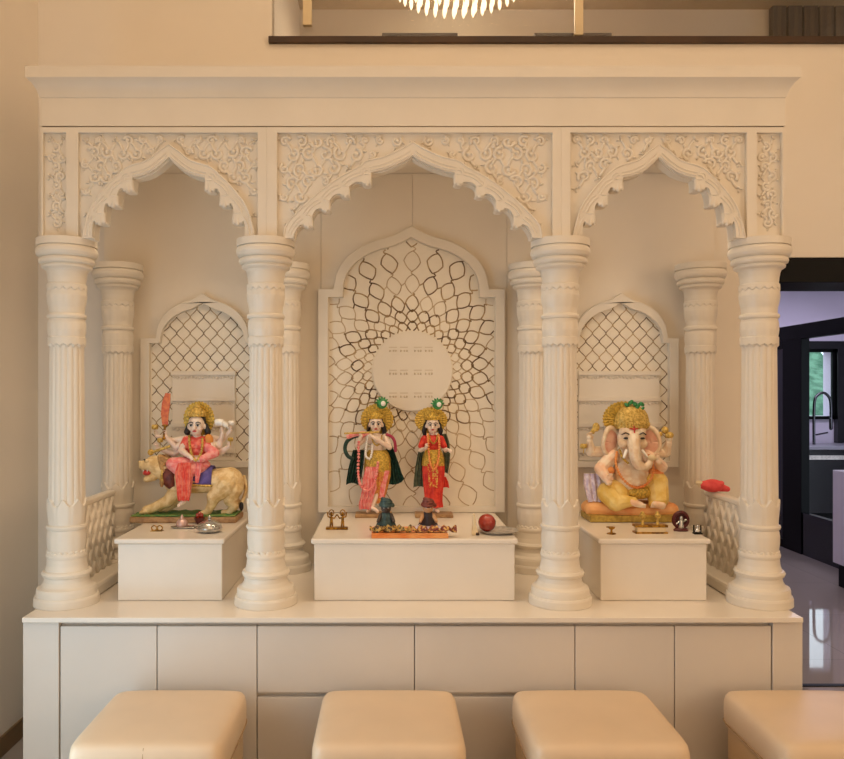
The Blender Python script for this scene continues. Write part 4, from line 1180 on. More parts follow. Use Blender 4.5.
mb = MB(); limb(mb, P, [(196, 464, -6), (176, 463, -12), (182, 469, -15.5)], [8.0, 6.6, 5.0]); limb(mb, P, [(202, 465, -6), (191, 470, -15), (189.5, 482, -16), (188.6, 493, -16.5)], [8.0, 7.0, 6.6, 6.2]); E_(mb, P, 200, 464, -6, 12, 8, 6)
part(mb, 'sari', pink, T, P, VX_)
part(pleats(P, [(184, 196, 461, -21.4, 0), (181, 196.5, 470, -22.6, 0), (182.5, 196, 482, -23.2, 0), (183.5, 196, 492, -23.4, 1), (184.5, 195, 497, -23, 1)], 4, 0.7, 1.1), 'sari_pleats', coral, T)
part(pleats(P, [(198, 206, 462, -16, 0), (199, 205, 470, -17, 0), (199.5, 202.5, 481, -17.4, 0)], 2, 0.6, 1.0), 'sash_end', pink, T)
part(beads(P, [(191, 436, -7), (193, 446, -12), (196, 455, -14), (201, 459, -18), (204, 452, -12), (205, 444, -11), (204, 437, -7)], 1.4), 'garland', goldp, T)
# sword, club, conch, flowers
mb = MB()
mb.prism([[(P.x(a), P.z(b_)) for a, b_ in ((163.5, 425), (162, 414), (163, 403), (166.5, 393), (171.5, 393.5), (171, 404), (169.5, 415), (168.8, 425))]], P.Y - 4 * P.u, P.Y - 2.6 * P.u)
SW = part(mb, 'sword', swordm, T, label='orange curved sword blade')
mb = MB(); mb.tube([P(166, 424, -3.3), P(165, 437, -3.6)], 1.2 * P.u, 8); E_(mb, P, 166, 425.5, -3.3, 3.6, 1.6, 1.2); E_(mb, P, 165, 438, -3.6, 1.8, 1.8, 1.6); part(mb, 'hilt', brass, SW)
def flower(P, cx, cy, dy, r, m, par, name='lotus'):
    mb = MB()
    for k in range(8):
        a = k * pi / 4
        mb.ell(P(cx + r * .55 * cos(a), cy - r * 0.3, dy + r * .55 * sin(a)), (r * .5 * P.u, r * .5 * P.u, r * .75 * P.u), 8, 6)
    E_(mb, P, cx, cy, dy, r * .6, r * .6, r * .5); mb.tube([P(cx, cy + 0.2 * r, dy), P(cx, cy + r * 1.8, dy)], r * .16 * P.u, 6)
    return part(mb, name, m, par, P)
flower(P, 155, 428, 0, 3.4, goldp, T, 'golden_lotus'); flower(P, 161, 441, -3, 3.0, goldp, T, 'golden_lotus')
mb = MB(); mb.tube([P(171, 446, -3), P(153, 452, -4)], 1.4 * P.u, 8); E_(mb, P, 152, 452, -4, 3.2, 3.2, 3.2); part(mb, 'mace', goldp, T)
mb = MB(); mb.tube(spline([P(217, 422.5, -4), P(221, 422, -5), P(226, 424, -5), P(229, 428, -4)]), [0.6 * P.u] + [3.4 * P.u] * 12 + [2.4 * P.u] * 8 + [0.6 * P.u] * 4, 10); part(mb, 'conch', eyew, T)
flower(P, 231, 424, 1, 3.2, eyew, T, 'white_lotus'); flower(P, 231.5, 440, -5, 2.8, goldp, T, 'golden_lotus')

# ---- elephant-headed statue
P = Plane(3.40)
T = thing('deity_statue', 'painted seated elephant-headed deity statue with gold crown on an orange cushion', 'statue', (P.x(630), 3.40, ZP))
b = MB().box(P.x(586), P.x(672), 3.33, 3.50, ZP + .0005, ZP + 0.030); b.build('statue_base', olive, T, bevel=0.006)
mb = MB(); limb(mb, P, [(592, 509, 0), (632, 511, -6), (671, 510, 0)], [7.6, 8.2, 7.6]); limb(mb, P, [(592, 509, 14), (632, 509, 14), (671, 510, 14)], [7.4, 7.6, 7.4]); limb(mb, P, [(596, 508, 7), (666, 508, 7)], [7, 7])
part(mb, 'cushion', cushm, T, P, 0.002, 4)
mb = MB()
E_(mb, P, 631, 474, 2, 18.5, 15, 17); E_(mb, P, 631, 482, 0, 17, 15, 12); E_(mb, P, 631, 458, 6, 18, 10, 11); C_(mb, P, (631, 452, 4), (631, 446, 2), 10, 9)
part(mb, 'belly', elem, T, P, 0.0016, 4, 'cream rounded belly')
mb = MB()
E_(mb, P, 630, 438, -4, 14.0, 11, 14.5); E_(mb, P, 623.5, 431, -7, 6.8, 6, 6.5); E_(mb, P, 637, 431, -7, 6.8, 6, 6.5)
E_(mb, P, 620.5, 443, -9, 5, 5, 5); E_(mb, P, 639.5, 443, -9, 5, 5, 5)
tr = spline([Vector((629.5, -12, 438)), Vector((629, -17, 447)), Vector((629, -19.5, 456)), Vector((632, -20, 463)), Vector((638, -20, 465.5)), Vector((643, -19, 462)), Vector((644, -18, 458))], 5)
for i in range(len(tr) - 1):
    t = i / (len(tr) - 1); r = lerp(6.4, 2.4, t) + 0.25 * (i % 2)
    C_(mb, P, (tr[i].x, tr[i].z, tr[i].y), (tr[i + 1].x, tr[i + 1].z, tr[i + 1].y), r, r - .1)
HD = part(mb, 'elephant_head', elem, T, P, 0.0013, 3)
for s in (-1, 1):
    mb = MB(); limb(mb, P, [(630 + s * 8, 450, -14), (630 + s * 11.5, 455.5, -18)], [1.7, 0.8 if s > 0 else 1.4]); part(mb, 'tusk', eyew, HD)
    mb = MB(); E_(mb, P, 630 + s * 8.2, 437.5, -13.4, 2.4, 1.3, 1.2); e = part(mb, 'eye', eyem, HD)
    mb = MB(); mb.tube([P(630 + s * 5, 433.6, -14), P(630 + s * 8.5, 432, -14), P(630 + s * 12, 434, -12.2)], 0.6 * P.u, 6); part(mb, 'eyebrow', hairm, HD)
    # ear: fan with folded rim
    n = 20; cx = 630 + s * 19.5; cy = 441.5
    def ept(k, a):
        r = k
        return (cx + s * r * 8.6 * cos(a) * (1 + 0.12 * sin(2 * a)), cy + r * 13.5 * sin(a), 0 - 5 * cos(a) * k - 1.5 * (1 - k))
    mb = MB(); rows = [[P(*ept(k, 2 * pi * i / 28)) for i in range(29)] for k in (0.01, 0.3, 0.6, 0.85, 1.0)]
    mb.grid(rows); er = mb.build('ear', earpink, HD, smooth='all', solid=1.6 * P.u)
    mb = MB(); mb.tube([P(*ept(1.0, a)) for a in [2 * pi * i / 40 for i in range(41)]], [P.u * (1.9 + 0.7 * max(0, -sin(2 * pi * i / 40))) for i in range(41)], 10); part(mb, 'ear_rim', elem, er)
mb = MB(); mb.tube([P(626, 427.5, -12.5), P(630, 429, -13.5), P(634, 427.5, -12.5)], 0.7 * P.u, 6); mb.tube([P(630, 424, -12.5), P(630, 434, -14.4)], 0.8 * P.u, 6); part(mb, 'forehead_mark', lipm, HD)
part(ribbed_disc(P, 625.5, 419, 6, 21, 17.5, 1.6, 34), 'halo', gold, T)
mb = MB(); base = P(631, 428.5, -3)
mb.lathe(base, [(r * P.u, z * P.u) for r, z in ((15.5, 0), (16.8, 1.5), (16.2, 3.2), (16.9, 5), (16.6, 9), (15.4, 14), (13, 18), (9.5, 21), (5, 23), (2, 24))], 48, lambda r, z, a: r * (1 + .025 * cos(14 * a)), 1, 0.62)
for k in range(11):
    a = pi + pi * (k + .5) / 11; mb.ell(base + Vector((16.4 * P.u * cos(a), 16.4 * .62 * P.u * sin(a), 4.4 * P.u)), (1.6 * P.u, 1.2 * P.u, 2.4 * P.u), 8, 6)
CR = part(mb, 'crown', goldp, T)
mb = MB()
for k, (dx, dz, r) in enumerate(((-6, 1, 3.0), (-2.5, -1.5, 3.4), (1.5, 0, 3.2), (5, 1.5, 3.4), (8.5, 0, 3.0), (3, 4, 3.0), (-3.5, 3.5, 2.6), (9.5, 4.2, 2.2))):
    mb.ell(P(631 + dx, 404 + dz, -6 - k % 3), (r * P.u, r * .5 * P.u, r * .62 * P.u), 8, 6, Matrix.Rotation(0.7 * (-1) ** k, 3, 'Y'))
part(mb, 'green_leaf_spray', green, CR)
# legs and feet
mb = MB(); limb(mb, P, [(624, 488, 2), (607, 492, -6), (612, 500, -13), (628, 499, -17)], [10, 11.5, 9.5, 4.5]); E_(mb, P, 614, 493, -6, 14, 11, 12.4)
part(mb, 'dhoti_leg', yellowc, T, P, 0.0016, 4)
mb = MB(); limb(mb, P, [(642, 490, 3), (655, 482, -4), (655, 497, -9), (648, 502, -13)], [10, 11.4, 10.4, 4]); E_(mb, P, 656, 485, -3, 10.8, 10.5, 13)
part(mb, 'dhoti_leg', yellowc, T, P, 0.0016, 4)
def foot(mb, a, b_, s):
    C_(mb, P, a, b_, 3.8, 3.2)
    d = Vector(b_) - Vector(a); d.normalize()
    for k in range(5):
        o = (k - 2) * 1.35
        C_(mb, P, (b_[0] + d.x * 2 , b_[1] + 0.6 + abs(o) * .1 + (o * 0.5), b_[2] - 1 + o * 0.5), (b_[0] + d.x * 4.2, b_[1] + 1 + o * 0.6, b_[2] - 1.8 + o * 0.4), 1.0, 0.8)
mb = MB(); foot(mb, (625, 499, -18), (634, 502, -20), 1); part(mb, 'foot', peach, T, P, VX_)
mb = MB(); foot(mb, (656, 503, -17), (648, 501.5, -20), -1); part(mb, 'foot', peach, T, P, VX_)
mb = MB(); E_(mb, P, 636, 491, -10, 12, 6, 7); part(mb, 'lap_cloth', gold, T, P, 0.0016, 3)
part(pleats(P, [(585, 600, 474, 2, 0), (584, 602, 484, 0, 0), (586, 602, 494, -2, 0), (588, 600, 501, -3, 1)], 3, 1.0, 3.0), 'shawl', lilac, T)
# arms
def arm(pts, rr, hd, hs, m=peach, sc=1.9, nm='arm'):
    mb = MB(); limb(mb, P, pts, rr); w = pts[-1]; hand(mb, P, V3(w[0], w[1], w[2]), V3(*hd), hs, sc, 0.5)
    return part(mb, nm, m, T, P, VX_)
A1 = arm([(613, 456, 2), (599, 468, -6), (604, 480, -16)], [7.0, 6.4, 3.6], (0.1, -1, -0.3), 1)
A2 = arm([(613, 452, 6), (592, 452, 4), (589, 441, -2)], [6.4, 5.2, 3.2], (-0.1, -1, -0.2), 1, elem)
A3 = arm([(648, 456, 2), (659, 466, -6), (652, 460, -17)], [7.0, 6.2, 3.6], (-0.3, -0.9, -0.2), -1)
A4 = arm([(648, 452, 6), (667, 453, 4), (668, 443, -2)], [6.2, 5.0, 3.2], (0.1, -1, -0.2), -1, elem)
for (cx, cy, par) in ((606, 470, A1), (655, 472, A3)):
    mb = MB(); E_(mb, P, cx, cy, -3, 7.6, 7.6, 5.4); part(mb, 'sleeve_band', orange, par, P)
part(beads(P, [(615, 452, -6), (612, 462, -13), (616, 474, -15), (626, 484, -15), (637, 485, -15), (646, 477, -15), (649, 465, -12), (647, 455, -6)], 1.5), 'garland', orange, T)
part(beads(P, [(618, 450, -7), (619, 457, -12), (624, 462, -14)], 1.2), 'necklace', gold, T)
mb = MB(); mb.tube([P(587, 436, -3), P(595, 426, -4)], 1.3 * P.u, 8); E_(mb, P, 595, 427, -4, 3.6, 2.2, 4.6); E_(mb, P, 592, 431, -4, 2.2, 2.0, 3); part(mb, 'golden_axe', goldp, T)
mb = MB(); E_(mb, P, 664, 430, -3, 3.6, 2.2, 3.8); E_(mb, P, 668, 435, -4, 4.4, 3, 3.4); E_(mb, P, 659, 434, -3, 2.6, 2, 2.6); part(mb, 'golden_lotus', goldp, T)
mb = MB(); E_(mb, P, 645, 456, -20, 4, 3.6, 3.2); part(mb, 'sweet', creamw, T)
flower(P, 583, 447, -2, 3.4, goldp, T, 'golden_lotus')
# ------------------------------------------------------------------ small things on the plinths
def sp(px, py):   # point on the plinth top seen at this pixel
    Y = F * (EYE - ZP) / (py - VY); return (px - VX) * Y / F, Y
# centre: orange tray and cloth, two small dressed figures
x0, Y = sp(371, 541); x1, _ = sp(449.5, 541); Yb_ = sp(400, 529)[1]
t = thing('offering_tray', 'flat orange tray at the front edge of the centre plinth', 'tray', ((x0 + x1) / 2, (Y + Yb_) / 2, ZP))
Y0c = 2.968
MB().box(x0, x1, Y0c, 3.16, ZP + .0005, ZP + 0.014).build('tray_board', orange, t, bevel=0.003)
MB().box(x0, x1, Y0c, Y0c + 0.006, ZP + .014, ZP + 0.020).build('rim', orange, t, bevel=0.002)
ZC_ = ZP + 0.0145
def heap(cx, cy, rx, ry, h, name, m, label, seed, cat='cloth'):
    rnd = random.Random(seed); mb = MB(); n, k = 14, 56; vs = []; fs = []
    ph = [rnd.uniform(0, 6.28) for _ in range(6)]
    for i in range(n + 1):
        t = i / n
        for j in range(k):
            a = 2 * pi * j / k
            w = 1 + 0.10 * sin(5 * a + ph[0]) + 0.06 * sin(9 * a + ph[1])
            r = t * w
            z = h * (1 - t ** 1.6) + 0.005 * sin(7 * a + ph[2] + 5 * t) * sin(pi * t) + 0.004 * sin(13 * a + ph[3]) * t
            vs.append((cx + rx * r * cos(a), cy + ry * r * sin(a), ZC_ + 0.0035 + max(0.0, z)))
    for i in range(n):
        for j in range(k):
            a = i * k + j; b = i * k + (j + 1) % k; fs.append((a, b, b + k, a + k))
    N = len(vs); 
    vs += [(v[0], v[1], ZC_ + 0.0006) for v in vs[n * k:]]
    fs += [(n * k + j, n * k + (j + 1) % k, N + (j + 1) % k, N + j) for j in range(k)]
    fs.append(tuple(range(N + k - 1, N - 1, -1)))
    o = mb.add(vs, fs).build(name, m, smooth='all'); tag(o, label, cat); return o
# dressed dolls
Pd = Plane(3.075)
def doll(cx, base_y, label, turban, dress, facem, dressrx, skirtm):
    P = Pd
    t = thing('dressed_figurine', label, 'figurine', (P.x(cx), 3.075, ZC_ + .0006))
    z0 = ZC_ + .0006; pu = P.u
    top = base_y - 34 
    mb = MB(); mb.lathe((P.x(cx), 3.075, z0), [(r * pu, z * pu) for r, z in ((dressrx, 0), (dressrx * 1.02, 0.8), (dressrx * .8, 3), (dressrx * .55, 6), (6.0, 9), (4.6, 12), (4.8, 15), (3.2, 17.5))], 64, lambda r, z, a: r * (1 + 0.07 * cos(11 * a) * (z < 8 * pu)), 1, .58)
    part(mb, 'skirt', skirtm, t)
    mb = MB(); mb.lathe((P.x(cx), 3.075, z0), [(r * pu, z * pu) for r, z in ((9.5, 5), (7.6, 9), (6.4, 12), (6.0, 15), (3.4, 18))], 48, lambda r, z, a: r * (1 + 0.05 * cos(8 * a)), 1, .66)
    part(mb, 'dress', dress, t)
    mb = MB(); cz = z0 + 22.2 * pu; c = Vector((P.x(cx), 3.072, cz))
    mb.ell(c, (5.4 * pu, 5.0 * pu, 5.6 * pu)); mb.ell(c + Vector((0, -4.6 * pu, -0.6 * pu)), (0.9 * pu, 0.9 * pu, 1.2 * pu), 8, 6)
    for s in (-1, 1):
        mb.cap(c + Vector((s * 5.0 * pu, 0, -7.5 * pu)), c + Vector((s * 7.6 * pu, -5 * pu, -12 * pu)), 2.2 * pu, 1.6 * pu)
        mb.ell(c + Vector((s * 7.8 * pu, -6.2 * pu, -12.6 * pu)), (1.6 * pu, 1.6 * pu, 1.6 * pu), 8, 6)
    mb.cap(c + Vector((0, 0, -8 * pu)), c, 2 * pu, 2 * pu)
    bd = part(mb, 'body', facem, t)
    for s in (-1, 1): MB().ell(c + Vector((s * 1.8 * pu, -4.3 * pu, 0.6 * pu)), (1.0 * pu, 0.5 * pu, 0.7 * pu), 8, 6).build('eye', eyew, t)
    mb = MB()
    for k in range(4): 
        a0 = k * 1.4
        mb.tube([c + Vector(((5.4 - k * .7) * pu * cos(a), (5.0 - k * .7) * pu * sin(a), (3.2 + k * 1.6 + 0.9 * sin(a * 1 + a0)) * pu)) for a in [2 * pi * i / 20 for i in range(21)]], 1.9 * pu, 8)
    mb.ell(c + Vector((0, 0, 5.5 * pu)), (5.2 * pu, 4.8 * pu, 4.0 * pu)); mb.ell(c + Vector((5.5 * pu, 0, 3 * pu)), (3.6 * pu, 1.6 * pu, 2.4 * pu), 10, 6, Matrix.Rotation(0.5, 3, 'Y'))
    part(mb, 'turban', turban, t)
    return t
doll(386, 530, 'small dressed figurine with a dark teal turban on the orange tray, left one', teal, teal, mat('dark_face', rgb(70, 58, 50), 0.5), 14, patch)
doll(428, 530, 'small dressed figurine with a maroon turban and tan face on the orange tray, right one', maroon, mat('near_black_cloth', rgb(40, 26, 30), 0.6), tanm, 15, lilac)
def cloth_strip(x0p, x1p, name, m, label, seed):
    rnd = random.Random(seed); xa, xb = sp(x0p, 534)[0], sp(x1p, 534)[0]; rows = []
    for j in range(13):
        v = j / 12; row = []
        for i in range(61):
            u_ = i / 60
            y = lerp(2.985, 3.028, v) + 0.006 * sin(u_ * 19 + seed)
            z = ZC_ + 0.004 + 0.024 * abs(sin(u_ * 12 + seed + v * 3)) * sin(pi * min(1, v + .12)) + 0.004 * sin(u_ * 47)* sin(pi * v) + (0.002)
            row.append((lerp(xa, xb, u_), y, max(z, ZC_ + 0.002)))
        rows.append(row)
    o = MB().grid(rows).build(name, m, smooth='all', solid=0.002, origin=((xa + xb) / 2, 3.0, ZC_ + .001)); tag(o, label, 'cloth'); return o
cloth_strip(370, 411, 'patterned_cloth', patch, 'crumpled gold and brown patterned cloth on the left of the orange tray', 1)
cloth_strip(412, 455, 'patterned_cloth', patch2, 'crumpled maroon and gold cloth on the right of the orange tray', 4)
# brass pair
Pb = Plane(3.17); bx, by = Pb.x(337), 3.17
t = thing('brass_figurine_pair', 'small brass pair of joined ring-headed figures at the left of the centre plinth', 'figurine', (bx, by, ZP))
MB().box(Pb.x(326), Pb.x(348), by - 0.014, by + 0.014, ZP + .0005, ZP + 0.010).build('stand', brass, t, bevel=0.002)
for s in (-1, 1):
    cx = 337 + s * 5.6; mb = MB(); u = Pb.u
    z = lambda q: ZP + q * u
    pt = lambda x, q, d=0: Vector((Pb.x(x), by + d * u, z(q)))
    mb.cap(pt(cx, 12), pt(cx, 7.5), 1.3 * u, 1.5 * u)
    for g in (-1, 1): mb.cap(pt(cx + g * 0.7, 8), pt(cx + g * 1.1, 2.6), 0.9 * u, 0.8 * u)
    mb.cap(pt(cx, 12), pt(cx - s * 3.0, 11), 0.8 * u, 0.7 * u); mb.cap(pt(cx - s * 3.0, 11), pt(cx - s * 5.2, 14.5), 0.7 * u, 0.6 * u)
    mb.cap(pt(cx, 12), pt(cx + s * 3.2, 12.5), 0.8 * u, 0.7 * u); mb.cap(pt(cx + s * 3.2, 12.5), pt(cx + s * 4.2, 17), 0.7 * u, 0.6 * u)
    mb.ell(pt(cx, 15.6), (1.5 * u, 1.5 * u, 1.9 * u))
    mb.tube([pt(cx + 2.5 * cos(a), 16.4 + 3.0 * sin(a), 0.8) for a in [2 * pi * i / 24 for i in range(25)]], 0.55 * u, 6)
    part(mb, 'figure', brass, t)
# steel plate, ball, cone
px_, pY = sp(498, 532.5)
t = thing('steel_plate', 'round shallow steel plate at the right corner of the centre plinth', 'plate', (px_, pY, ZP))
MB().lathe((px_, pY, ZP), [(0.055, .0005), (0.070, 0.003), (0.083, 0.010), (0.086, 0.0115), (0.0845, 0.0125), (0.070, 0.006), (0.055, 0.0035), (0.002, 0.0035)], 56, None, 0.96, 0.96).build('dish', steel, t, smooth=60)
bx_ = (487 - VX) * pY / F + 0.0; 
o = MB().ell((bx_, pY, ZP + 0.004 + 0.0355), 0.0355, 32, 20).build('red_ball', ballm, smooth='all', origin=(bx_, pY, ZP + .004)); tag(o, 'glossy dark red ball resting in the steel plate', 'ball')
cx_, cY = sp(474.5, 535)
mb = MB().prism([[(cx_ - 0.011, ZP + .0005), (cx_ - 0.008, ZP + 0.045), (cx_ - 0.006, ZP + 0.084), (cx_ + 0.001, ZP + 0.084), (cx_ + 0.004, ZP + 0.045), (cx_ + 0.017, ZP + .0005)]], cY - 0.012, cY + 0.012)
t = thing('incense_holder', 'small pale wedge-shaped incense holder beside the red ball', 'incense holder', (cx_, cY, ZP))
mb.build('wedge', creamw, t, bevel=0.004); MB().box(cx_ + .004, cx_ + .0175, cY - .0135, cY + .0135, ZP + .0005, ZP + .012).build('dark_edge', brown, t, bevel=.002)
# left plinth
def item(px, py): x, Y = sp(px, py); return x, Y, Y / F
x, Y, u = item(157, 531)
t = thing('ring_holder', 'tiny dark wire rings on the left plinth in front of the lion paw', 'ornament', (x, Y, ZP))
for s in (-1, 1): MB().tube([(x + s * 2.8 * u + 2.6 * u * cos(a), Y, ZP + 3.0 * u + 2.4 * u * sin(a)) for a in [2 * pi * i / 20 for i in range(21)]], 0.6 * u, 6).build('ring', brass, t, smooth='all')
MB().box(x - 6 * u, x + 6 * u, Y - 3 * u, Y + 3 * u, ZP + .0005, ZP + .5 * u + .0005).build('foot_plate', brass, t)
x, Y, u = item(184, 528)
t = thing('incense_tray', 'small silver tray with a pinkish dome burner on the left plinth', 'tray', (x, Y, ZP))
MB().lathe((x, Y, ZP + .0005), [(11 * u, 0), (13.5 * u, 1.2 * u), (13 * u, 1.6 * u), (10 * u, .8 * u), (0.5 * u, .8 * u)], 36, None, 1, .5).build('tray', silverm, t, smooth=True)
MB().lathe((x - 2 * u, Y, ZP + 1.4 * u + .001), [(5 * u, 0), (6 * u, 2 * u), (5.2 * u, 5 * u), (3.4 * u, 7 * u), (1.5 * u, 8 * u), (1.6 * u, 9.5 * u), (0.4 * u, 12 * u)], 28).build('burner', mat('rose_silver', rgb(214, 180, 172), 0.3, 0.5), t, smooth=True)
x, Y, u = item(199.5, 524)
t = thing('red_lamp', 'small dark red clay oil lamp on the left plinth behind the silver pot', 'oil lamp', (x, Y, ZP))
MB().lathe((x, Y, ZP + .0005), [(2.6 * u, 0), (3.2 * u, 1.0 * u), (5.2 * u, 5 * u), (5.4 * u, 6.5 * u), (4.6 * u, 6.2 * u), (2 * u, 4 * u)], 24).build('bowl', darkred, t, smooth=True)
mb = MB()
for k in range(3): mb.ell((x + (k - 1) * 2.2 * u, Y, ZP + (8.2 + (k == 1) * 1.6) * u), (1.9 * u, 1.6 * u, 3.0 * u), 8, 6)
mb.build('petals', ballm, t, smooth='all')
x, Y, u = item(209.5, 532)
t = thing('silver_pot', 'round lidded silver pot at the front of the left plinth', 'pot', (x, Y, ZP))
MB().lathe((x, Y, ZP + .0005), [(8 * u, 0), (11.5 * u, 1.5 * u), (12.6 * u, 4 * u), (12 * u, 6 * u), (11 * u, 7 * u)], 40).build('bowl', silverm, t, smooth=True)
MB().lathe((x, Y, ZP + 7.05 * u + .0005), [(11.6 * u, 0), (11 * u, 1 * u), (8 * u, 3 * u), (4 * u, 4.6 * u), (1.4 * u, 5.4 * u), (1.2 * u, 6.4 * u), (1.9 * u, 7.4 * u), (1.2 * u, 8.8 * u), (.2 * u, 9.6 * u)], 40).build('lid', silverm, t, smooth=True)
# right plinth
x, Y, u = item(611.5, 534)
t = thing('brass_lamp', 'tiny dark brass ornament at the left corner of the right plinth', 'ornament', (x, Y, ZP))
MB().lathe((x, Y, ZP + .0005), [(4.2 * u, 0), (4.4 * u, .8 * u), (1.2 * u, 1.6 * u), (.9 * u, 4 * u), (3 * u, 5.4 * u), (3.6 * u, 7.0 * u), (2.6 * u, 7.2 * u)], 20).build('stem', brass, t, smooth=True)
MB().box(x - 5.2 * u, x + 2 * u, Y - u, Y + u, ZP + 6.5 * u, ZP + 7.6 * u).build('spout', brass, t, bevel=.001)
x, Y, u = item(650, 533)
t = thing('brass_box', 'low brass and glass box with two small candle cups on top', 'box', (x, Y, ZP))
MB().box(x - 16 * u, x + 16.5 * u, Y - 5 * u, Y + 6 * u, ZP + .0005, ZP + 1.6 * u).build('base_plate', brass, t, bevel=.001)
MB().box(x - 14 * u, x + 14.5 * u, Y - 4 * u, Y + 5 * u, ZP + 1.65 * u, ZP + 6.2 * u).build('box_body', creamw, t, bevel=.001)
MB().box(x - 16 * u, x + 16.5 * u, Y - 5 * u, Y + 6 * u, ZP + 6.25 * u, ZP + 8.6 * u).build('lid', brass, t, bevel=.001)
for s in (-1, 1):
    MB().lathe((x + s * 7.5 * u, Y, ZP + 8.65 * u), [(2.2 * u, 0), (1.2 * u, 1.5 * u), (1.0 * u, 5 * u), (3.2 * u, 7.4 * u), (3.4 * u, 9.6 * u), (2.4 * u, 9.6 * u), (1.6 * u, 12.5 * u), (.4 * u, 13 * u)], 20).build('candle_cup', goldp, t, smooth=True)
x, Y, u = item(681, 531)
t = thing('round_shrine_ornament', 'dark red round ornament framing a small white figure', 'ornament', (x, Y, ZP))
MB().lathe((x, Y, ZP + .0005), [(7 * u, 0), (7.6 * u, 1.2 * u), (6.4 * u, 2.6 * u), (5.6 * u, 3.0 * u)], 32, None, 1, .6).build('stand', darkred, t, smooth=True)
rg = MB(); rg.tube([(x + 7.2 * u * cos(a), Y + 1 * u, ZP + 11 * u + 7.4 * u * sin(a)) for a in [2 * pi * i / 36 for i in range(37)]], 1.9 * u, 8)
rg.lathe((0, 0, 0), [(0.001 * u, 0)], 3) if False else None
rg.build('ring_frame', darkred, t, smooth='all')
bk = MB(); bk.prism([[(x + 7.0 * u * cos(2 * pi * i / 36), ZP + 11 * u + 7.2 * u * sin(2 * pi * i / 36)) for i in range(36)]], Y + 1.6 * u, Y + 2.6 * u); bk.build('back', darkred, t)
mb = MB(); mb.cap((x, Y, ZP + 3.6 * u), (x, Y, ZP + 10 * u), 3.2 * u, 2.0 * u); mb.ell((x, Y - .4 * u, ZP + 13 * u), (2 * u, 2 * u, 2.4 * u)); mb.cap((x - 1, Y, ZP + 9 * u), (x, Y, ZP + 9 * u), u, u) if False else None
for s in (-1, 1): mb.cap((x + s * 2 * u, Y, ZP + 9.4 * u), (x + s * 4.6 * u, Y - 1 * u, ZP + (7.4 + (s > 0) * 4) * u), 1.1 * u, .9 * u)
part(mb, 'white_figure', silverm, t)
x, Y, u = item(697.5, 534)
t = thing('dark_figurine', 'tiny black and silver seated figurine at the right corner of the right plinth', 'figurine', (x, Y, ZP))
MB().box(x - 4.2 * u, x + 4.2 * u, Y - 3 * u, Y + 3 * u, ZP + .0005, ZP + 1.2 * u).build('stand', blackm, t, bevel=.001)
mb = MB(); mb.ell((x, Y, ZP + 3.0 * u), (3.2 * u, 2.4 * u, 2.0 * u)); mb.cap((x, Y, ZP + 3 * u), (x, Y, ZP + 5.4 * u), 2 * u, 1.5 * u); mb.ell((x, Y, ZP + 7.6 * u), (1.6 * u, 1.6 * u, 1.8 * u)); part(mb, 'figure', silverm, t)
MB().box(x - 4 * u, x - 3 * u, Y, Y + 1 * u, ZP + 1.25 * u, ZP + 9 * u).add([], []).box(x + 3 * u, x + 4 * u, Y, Y + 1 * u, ZP + 1.25 * u, ZP + 9 * u).build('back_posts', blackm, t)
# pink-red cloth bundle on the end of the right lattice side
Pc = Plane(3.33); mb = MB(); c = Vector((1.392, 3.33, 1.119 + 0.029))
mb.ell(c, (0.048, 0.036, 0.028), 24, 14); mb.cap(c + Vector((0.03, 0, -.006)), c + Vector((0.062, -.005, -.014)), 0.020, 0.012); mb.ell(c + Vector((-0.03, 0, 0.002)), (.028, .026, .02)); mb.cap(c + Vector((-.01, -.02, .01)), c + Vector((.03, -.02, .012)), .014, .012)
t = thing('red_cloth_bundle', 'small pink-red cloth bundle on the right-hand lattice side of the shrine', 'cloth bundle', (1.392, 3.33, 1.119))
part(mb, 'bundle', pinkred, t, vox=0.0025, it=3)
mb = MB(); mb.ell(c + Vector((-.056, 0, .012)), (.016, .014, .010)); mb.ell(c + Vector((-.05, 0, .0)), (.012, .012, .010)); part(mb, 'knot', creamw, t)

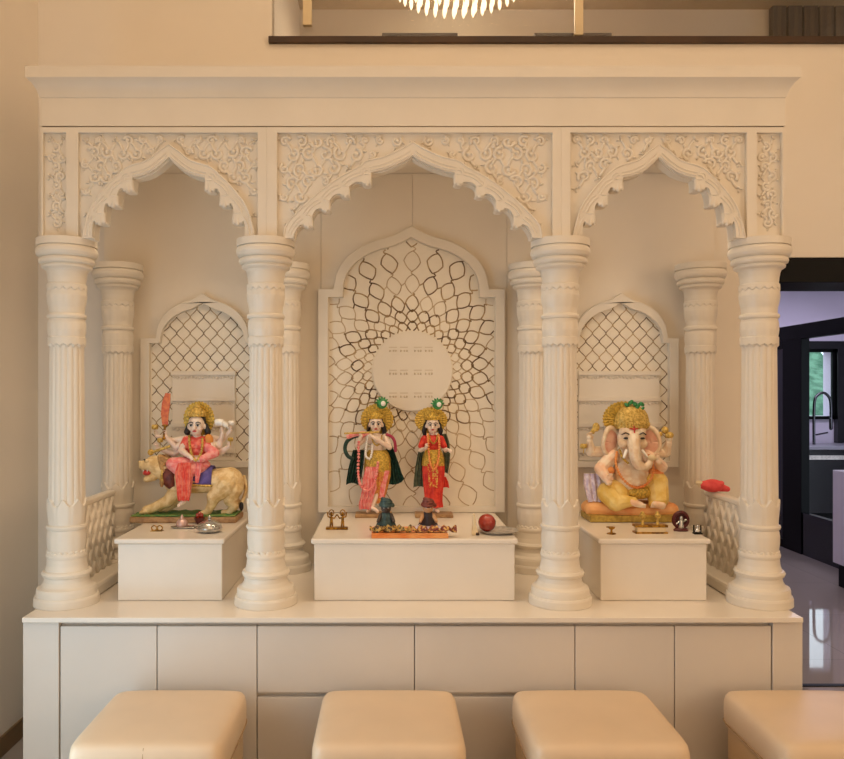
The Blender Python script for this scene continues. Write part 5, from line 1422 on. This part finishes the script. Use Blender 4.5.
# ------------------------------------------------------------------ light
def area(name, loc, rot, sx, sy, power, col):
    l = bpy.data.lights.new(name, 'AREA'); l.shape = 'RECTANGLE'; l.size = sx; l.size_y = sy; l.energy = power; l.color = col
    o = bpy.data.objects.new(name, l); COL.objects.link(o); o.location = loc; o.rotation_euler = [radians(a) for a in rot]
    return o
WARM = (1.0, 0.72, 0.44); WARM2 = (1.0, 0.78, 0.54)
area('ceiling_lamp', (0.6, -1.9, 4.9), (40, 0, 0), 2.2, 1.2, 5, WARM2)
area('ambient_fill', (0.5, 0.6, 4.3), (180, 0, 0), 3.5, 3.0, 88, (1.0, 0.81, 0.62))  # added fill bounced off the ceiling for soft ambient, no real fixture
area('side_fill', (4.2, 0.0, 2.3), (0, 85, -22), 1.8, 1.8, 42, (1.0, 0.70, 0.44))  # added warm fill from the right to lift the left wall
area('front_lamp', (2.0, -3.2, 2.1), (88, 0, 20), 3.0, 1.8, 46, (1.0, 0.74, 0.50))
area('daylight', (XL + 0.30, 1.75, 1.0), (0, -90, 40), 1.7, 0.9, 10.5, (0.56, 0.82, 1.0))
for k, (cx_, w_, e_) in enumerate(((-0.84, 0.5, 1.5), (0.10, 0.8, 2.2), (1.03, 0.5, 1.5))):
    area('shrine_fill', (cx_, 3.0, 2.56), (4, 0, 0), w_, 0.06, e_, WARM2).data.spread = radians(105)  # fill lights added under the canopy to brighten the shrine interior
area('mezzanine_lamp', (0.6, 4.45, 3.75), (0, 0, 0), 1.0, 0.4, 20.0, WARM2)
area('mezzanine_lamp_right', (2.8, 4.4, 3.8), (0, 0, 0), 0.5, 0.3, 0.8, WARM)
area('kitchen_fill', (2.7, 5.2, 2.9), (0, 0, 0), 1, 1, 14, (0.90, 0.84, 1.0))  # extra fill added to lighten the island
area('kitchen_lamp', (4.6, 8.3, 2.9), (0, 0, 0), 2, 1, 60, (0.86, 0.80, 1.0))
w = bpy.data.worlds.new('World'); SC.world = w; w.use_nodes = True
bg = w.node_tree.nodes['Background']; bg.inputs['Color'].default_value = (0.72, 0.86, 1.0, 1); bg.inputs['Strength'].default_value = 3.0
# ------------------------------------------------------------------ camera
cam = bpy.data.cameras.new('Camera'); co_ = bpy.data.objects.new('Camera', cam); COL.objects.link(co_)
cam.sensor_fit = 'HORIZONTAL'; cam.sensor_width = 36; cam.lens = F / 844 * 36
cam.shift_x = 34 / 844; cam.shift_y = 12.5 / 844; cam.clip_start = 0.05
co_.location = (0, 0, EYE); co_.rotation_euler = (radians(90), 0, 0)
SC.camera = co_
vs_ = SC.view_settings; vs_.view_transform = 'Standard'; vs_.look = 'None'; vs_.gamma = 1; vs_.use_curve_mapping = False
vs_.exposure = 0.0
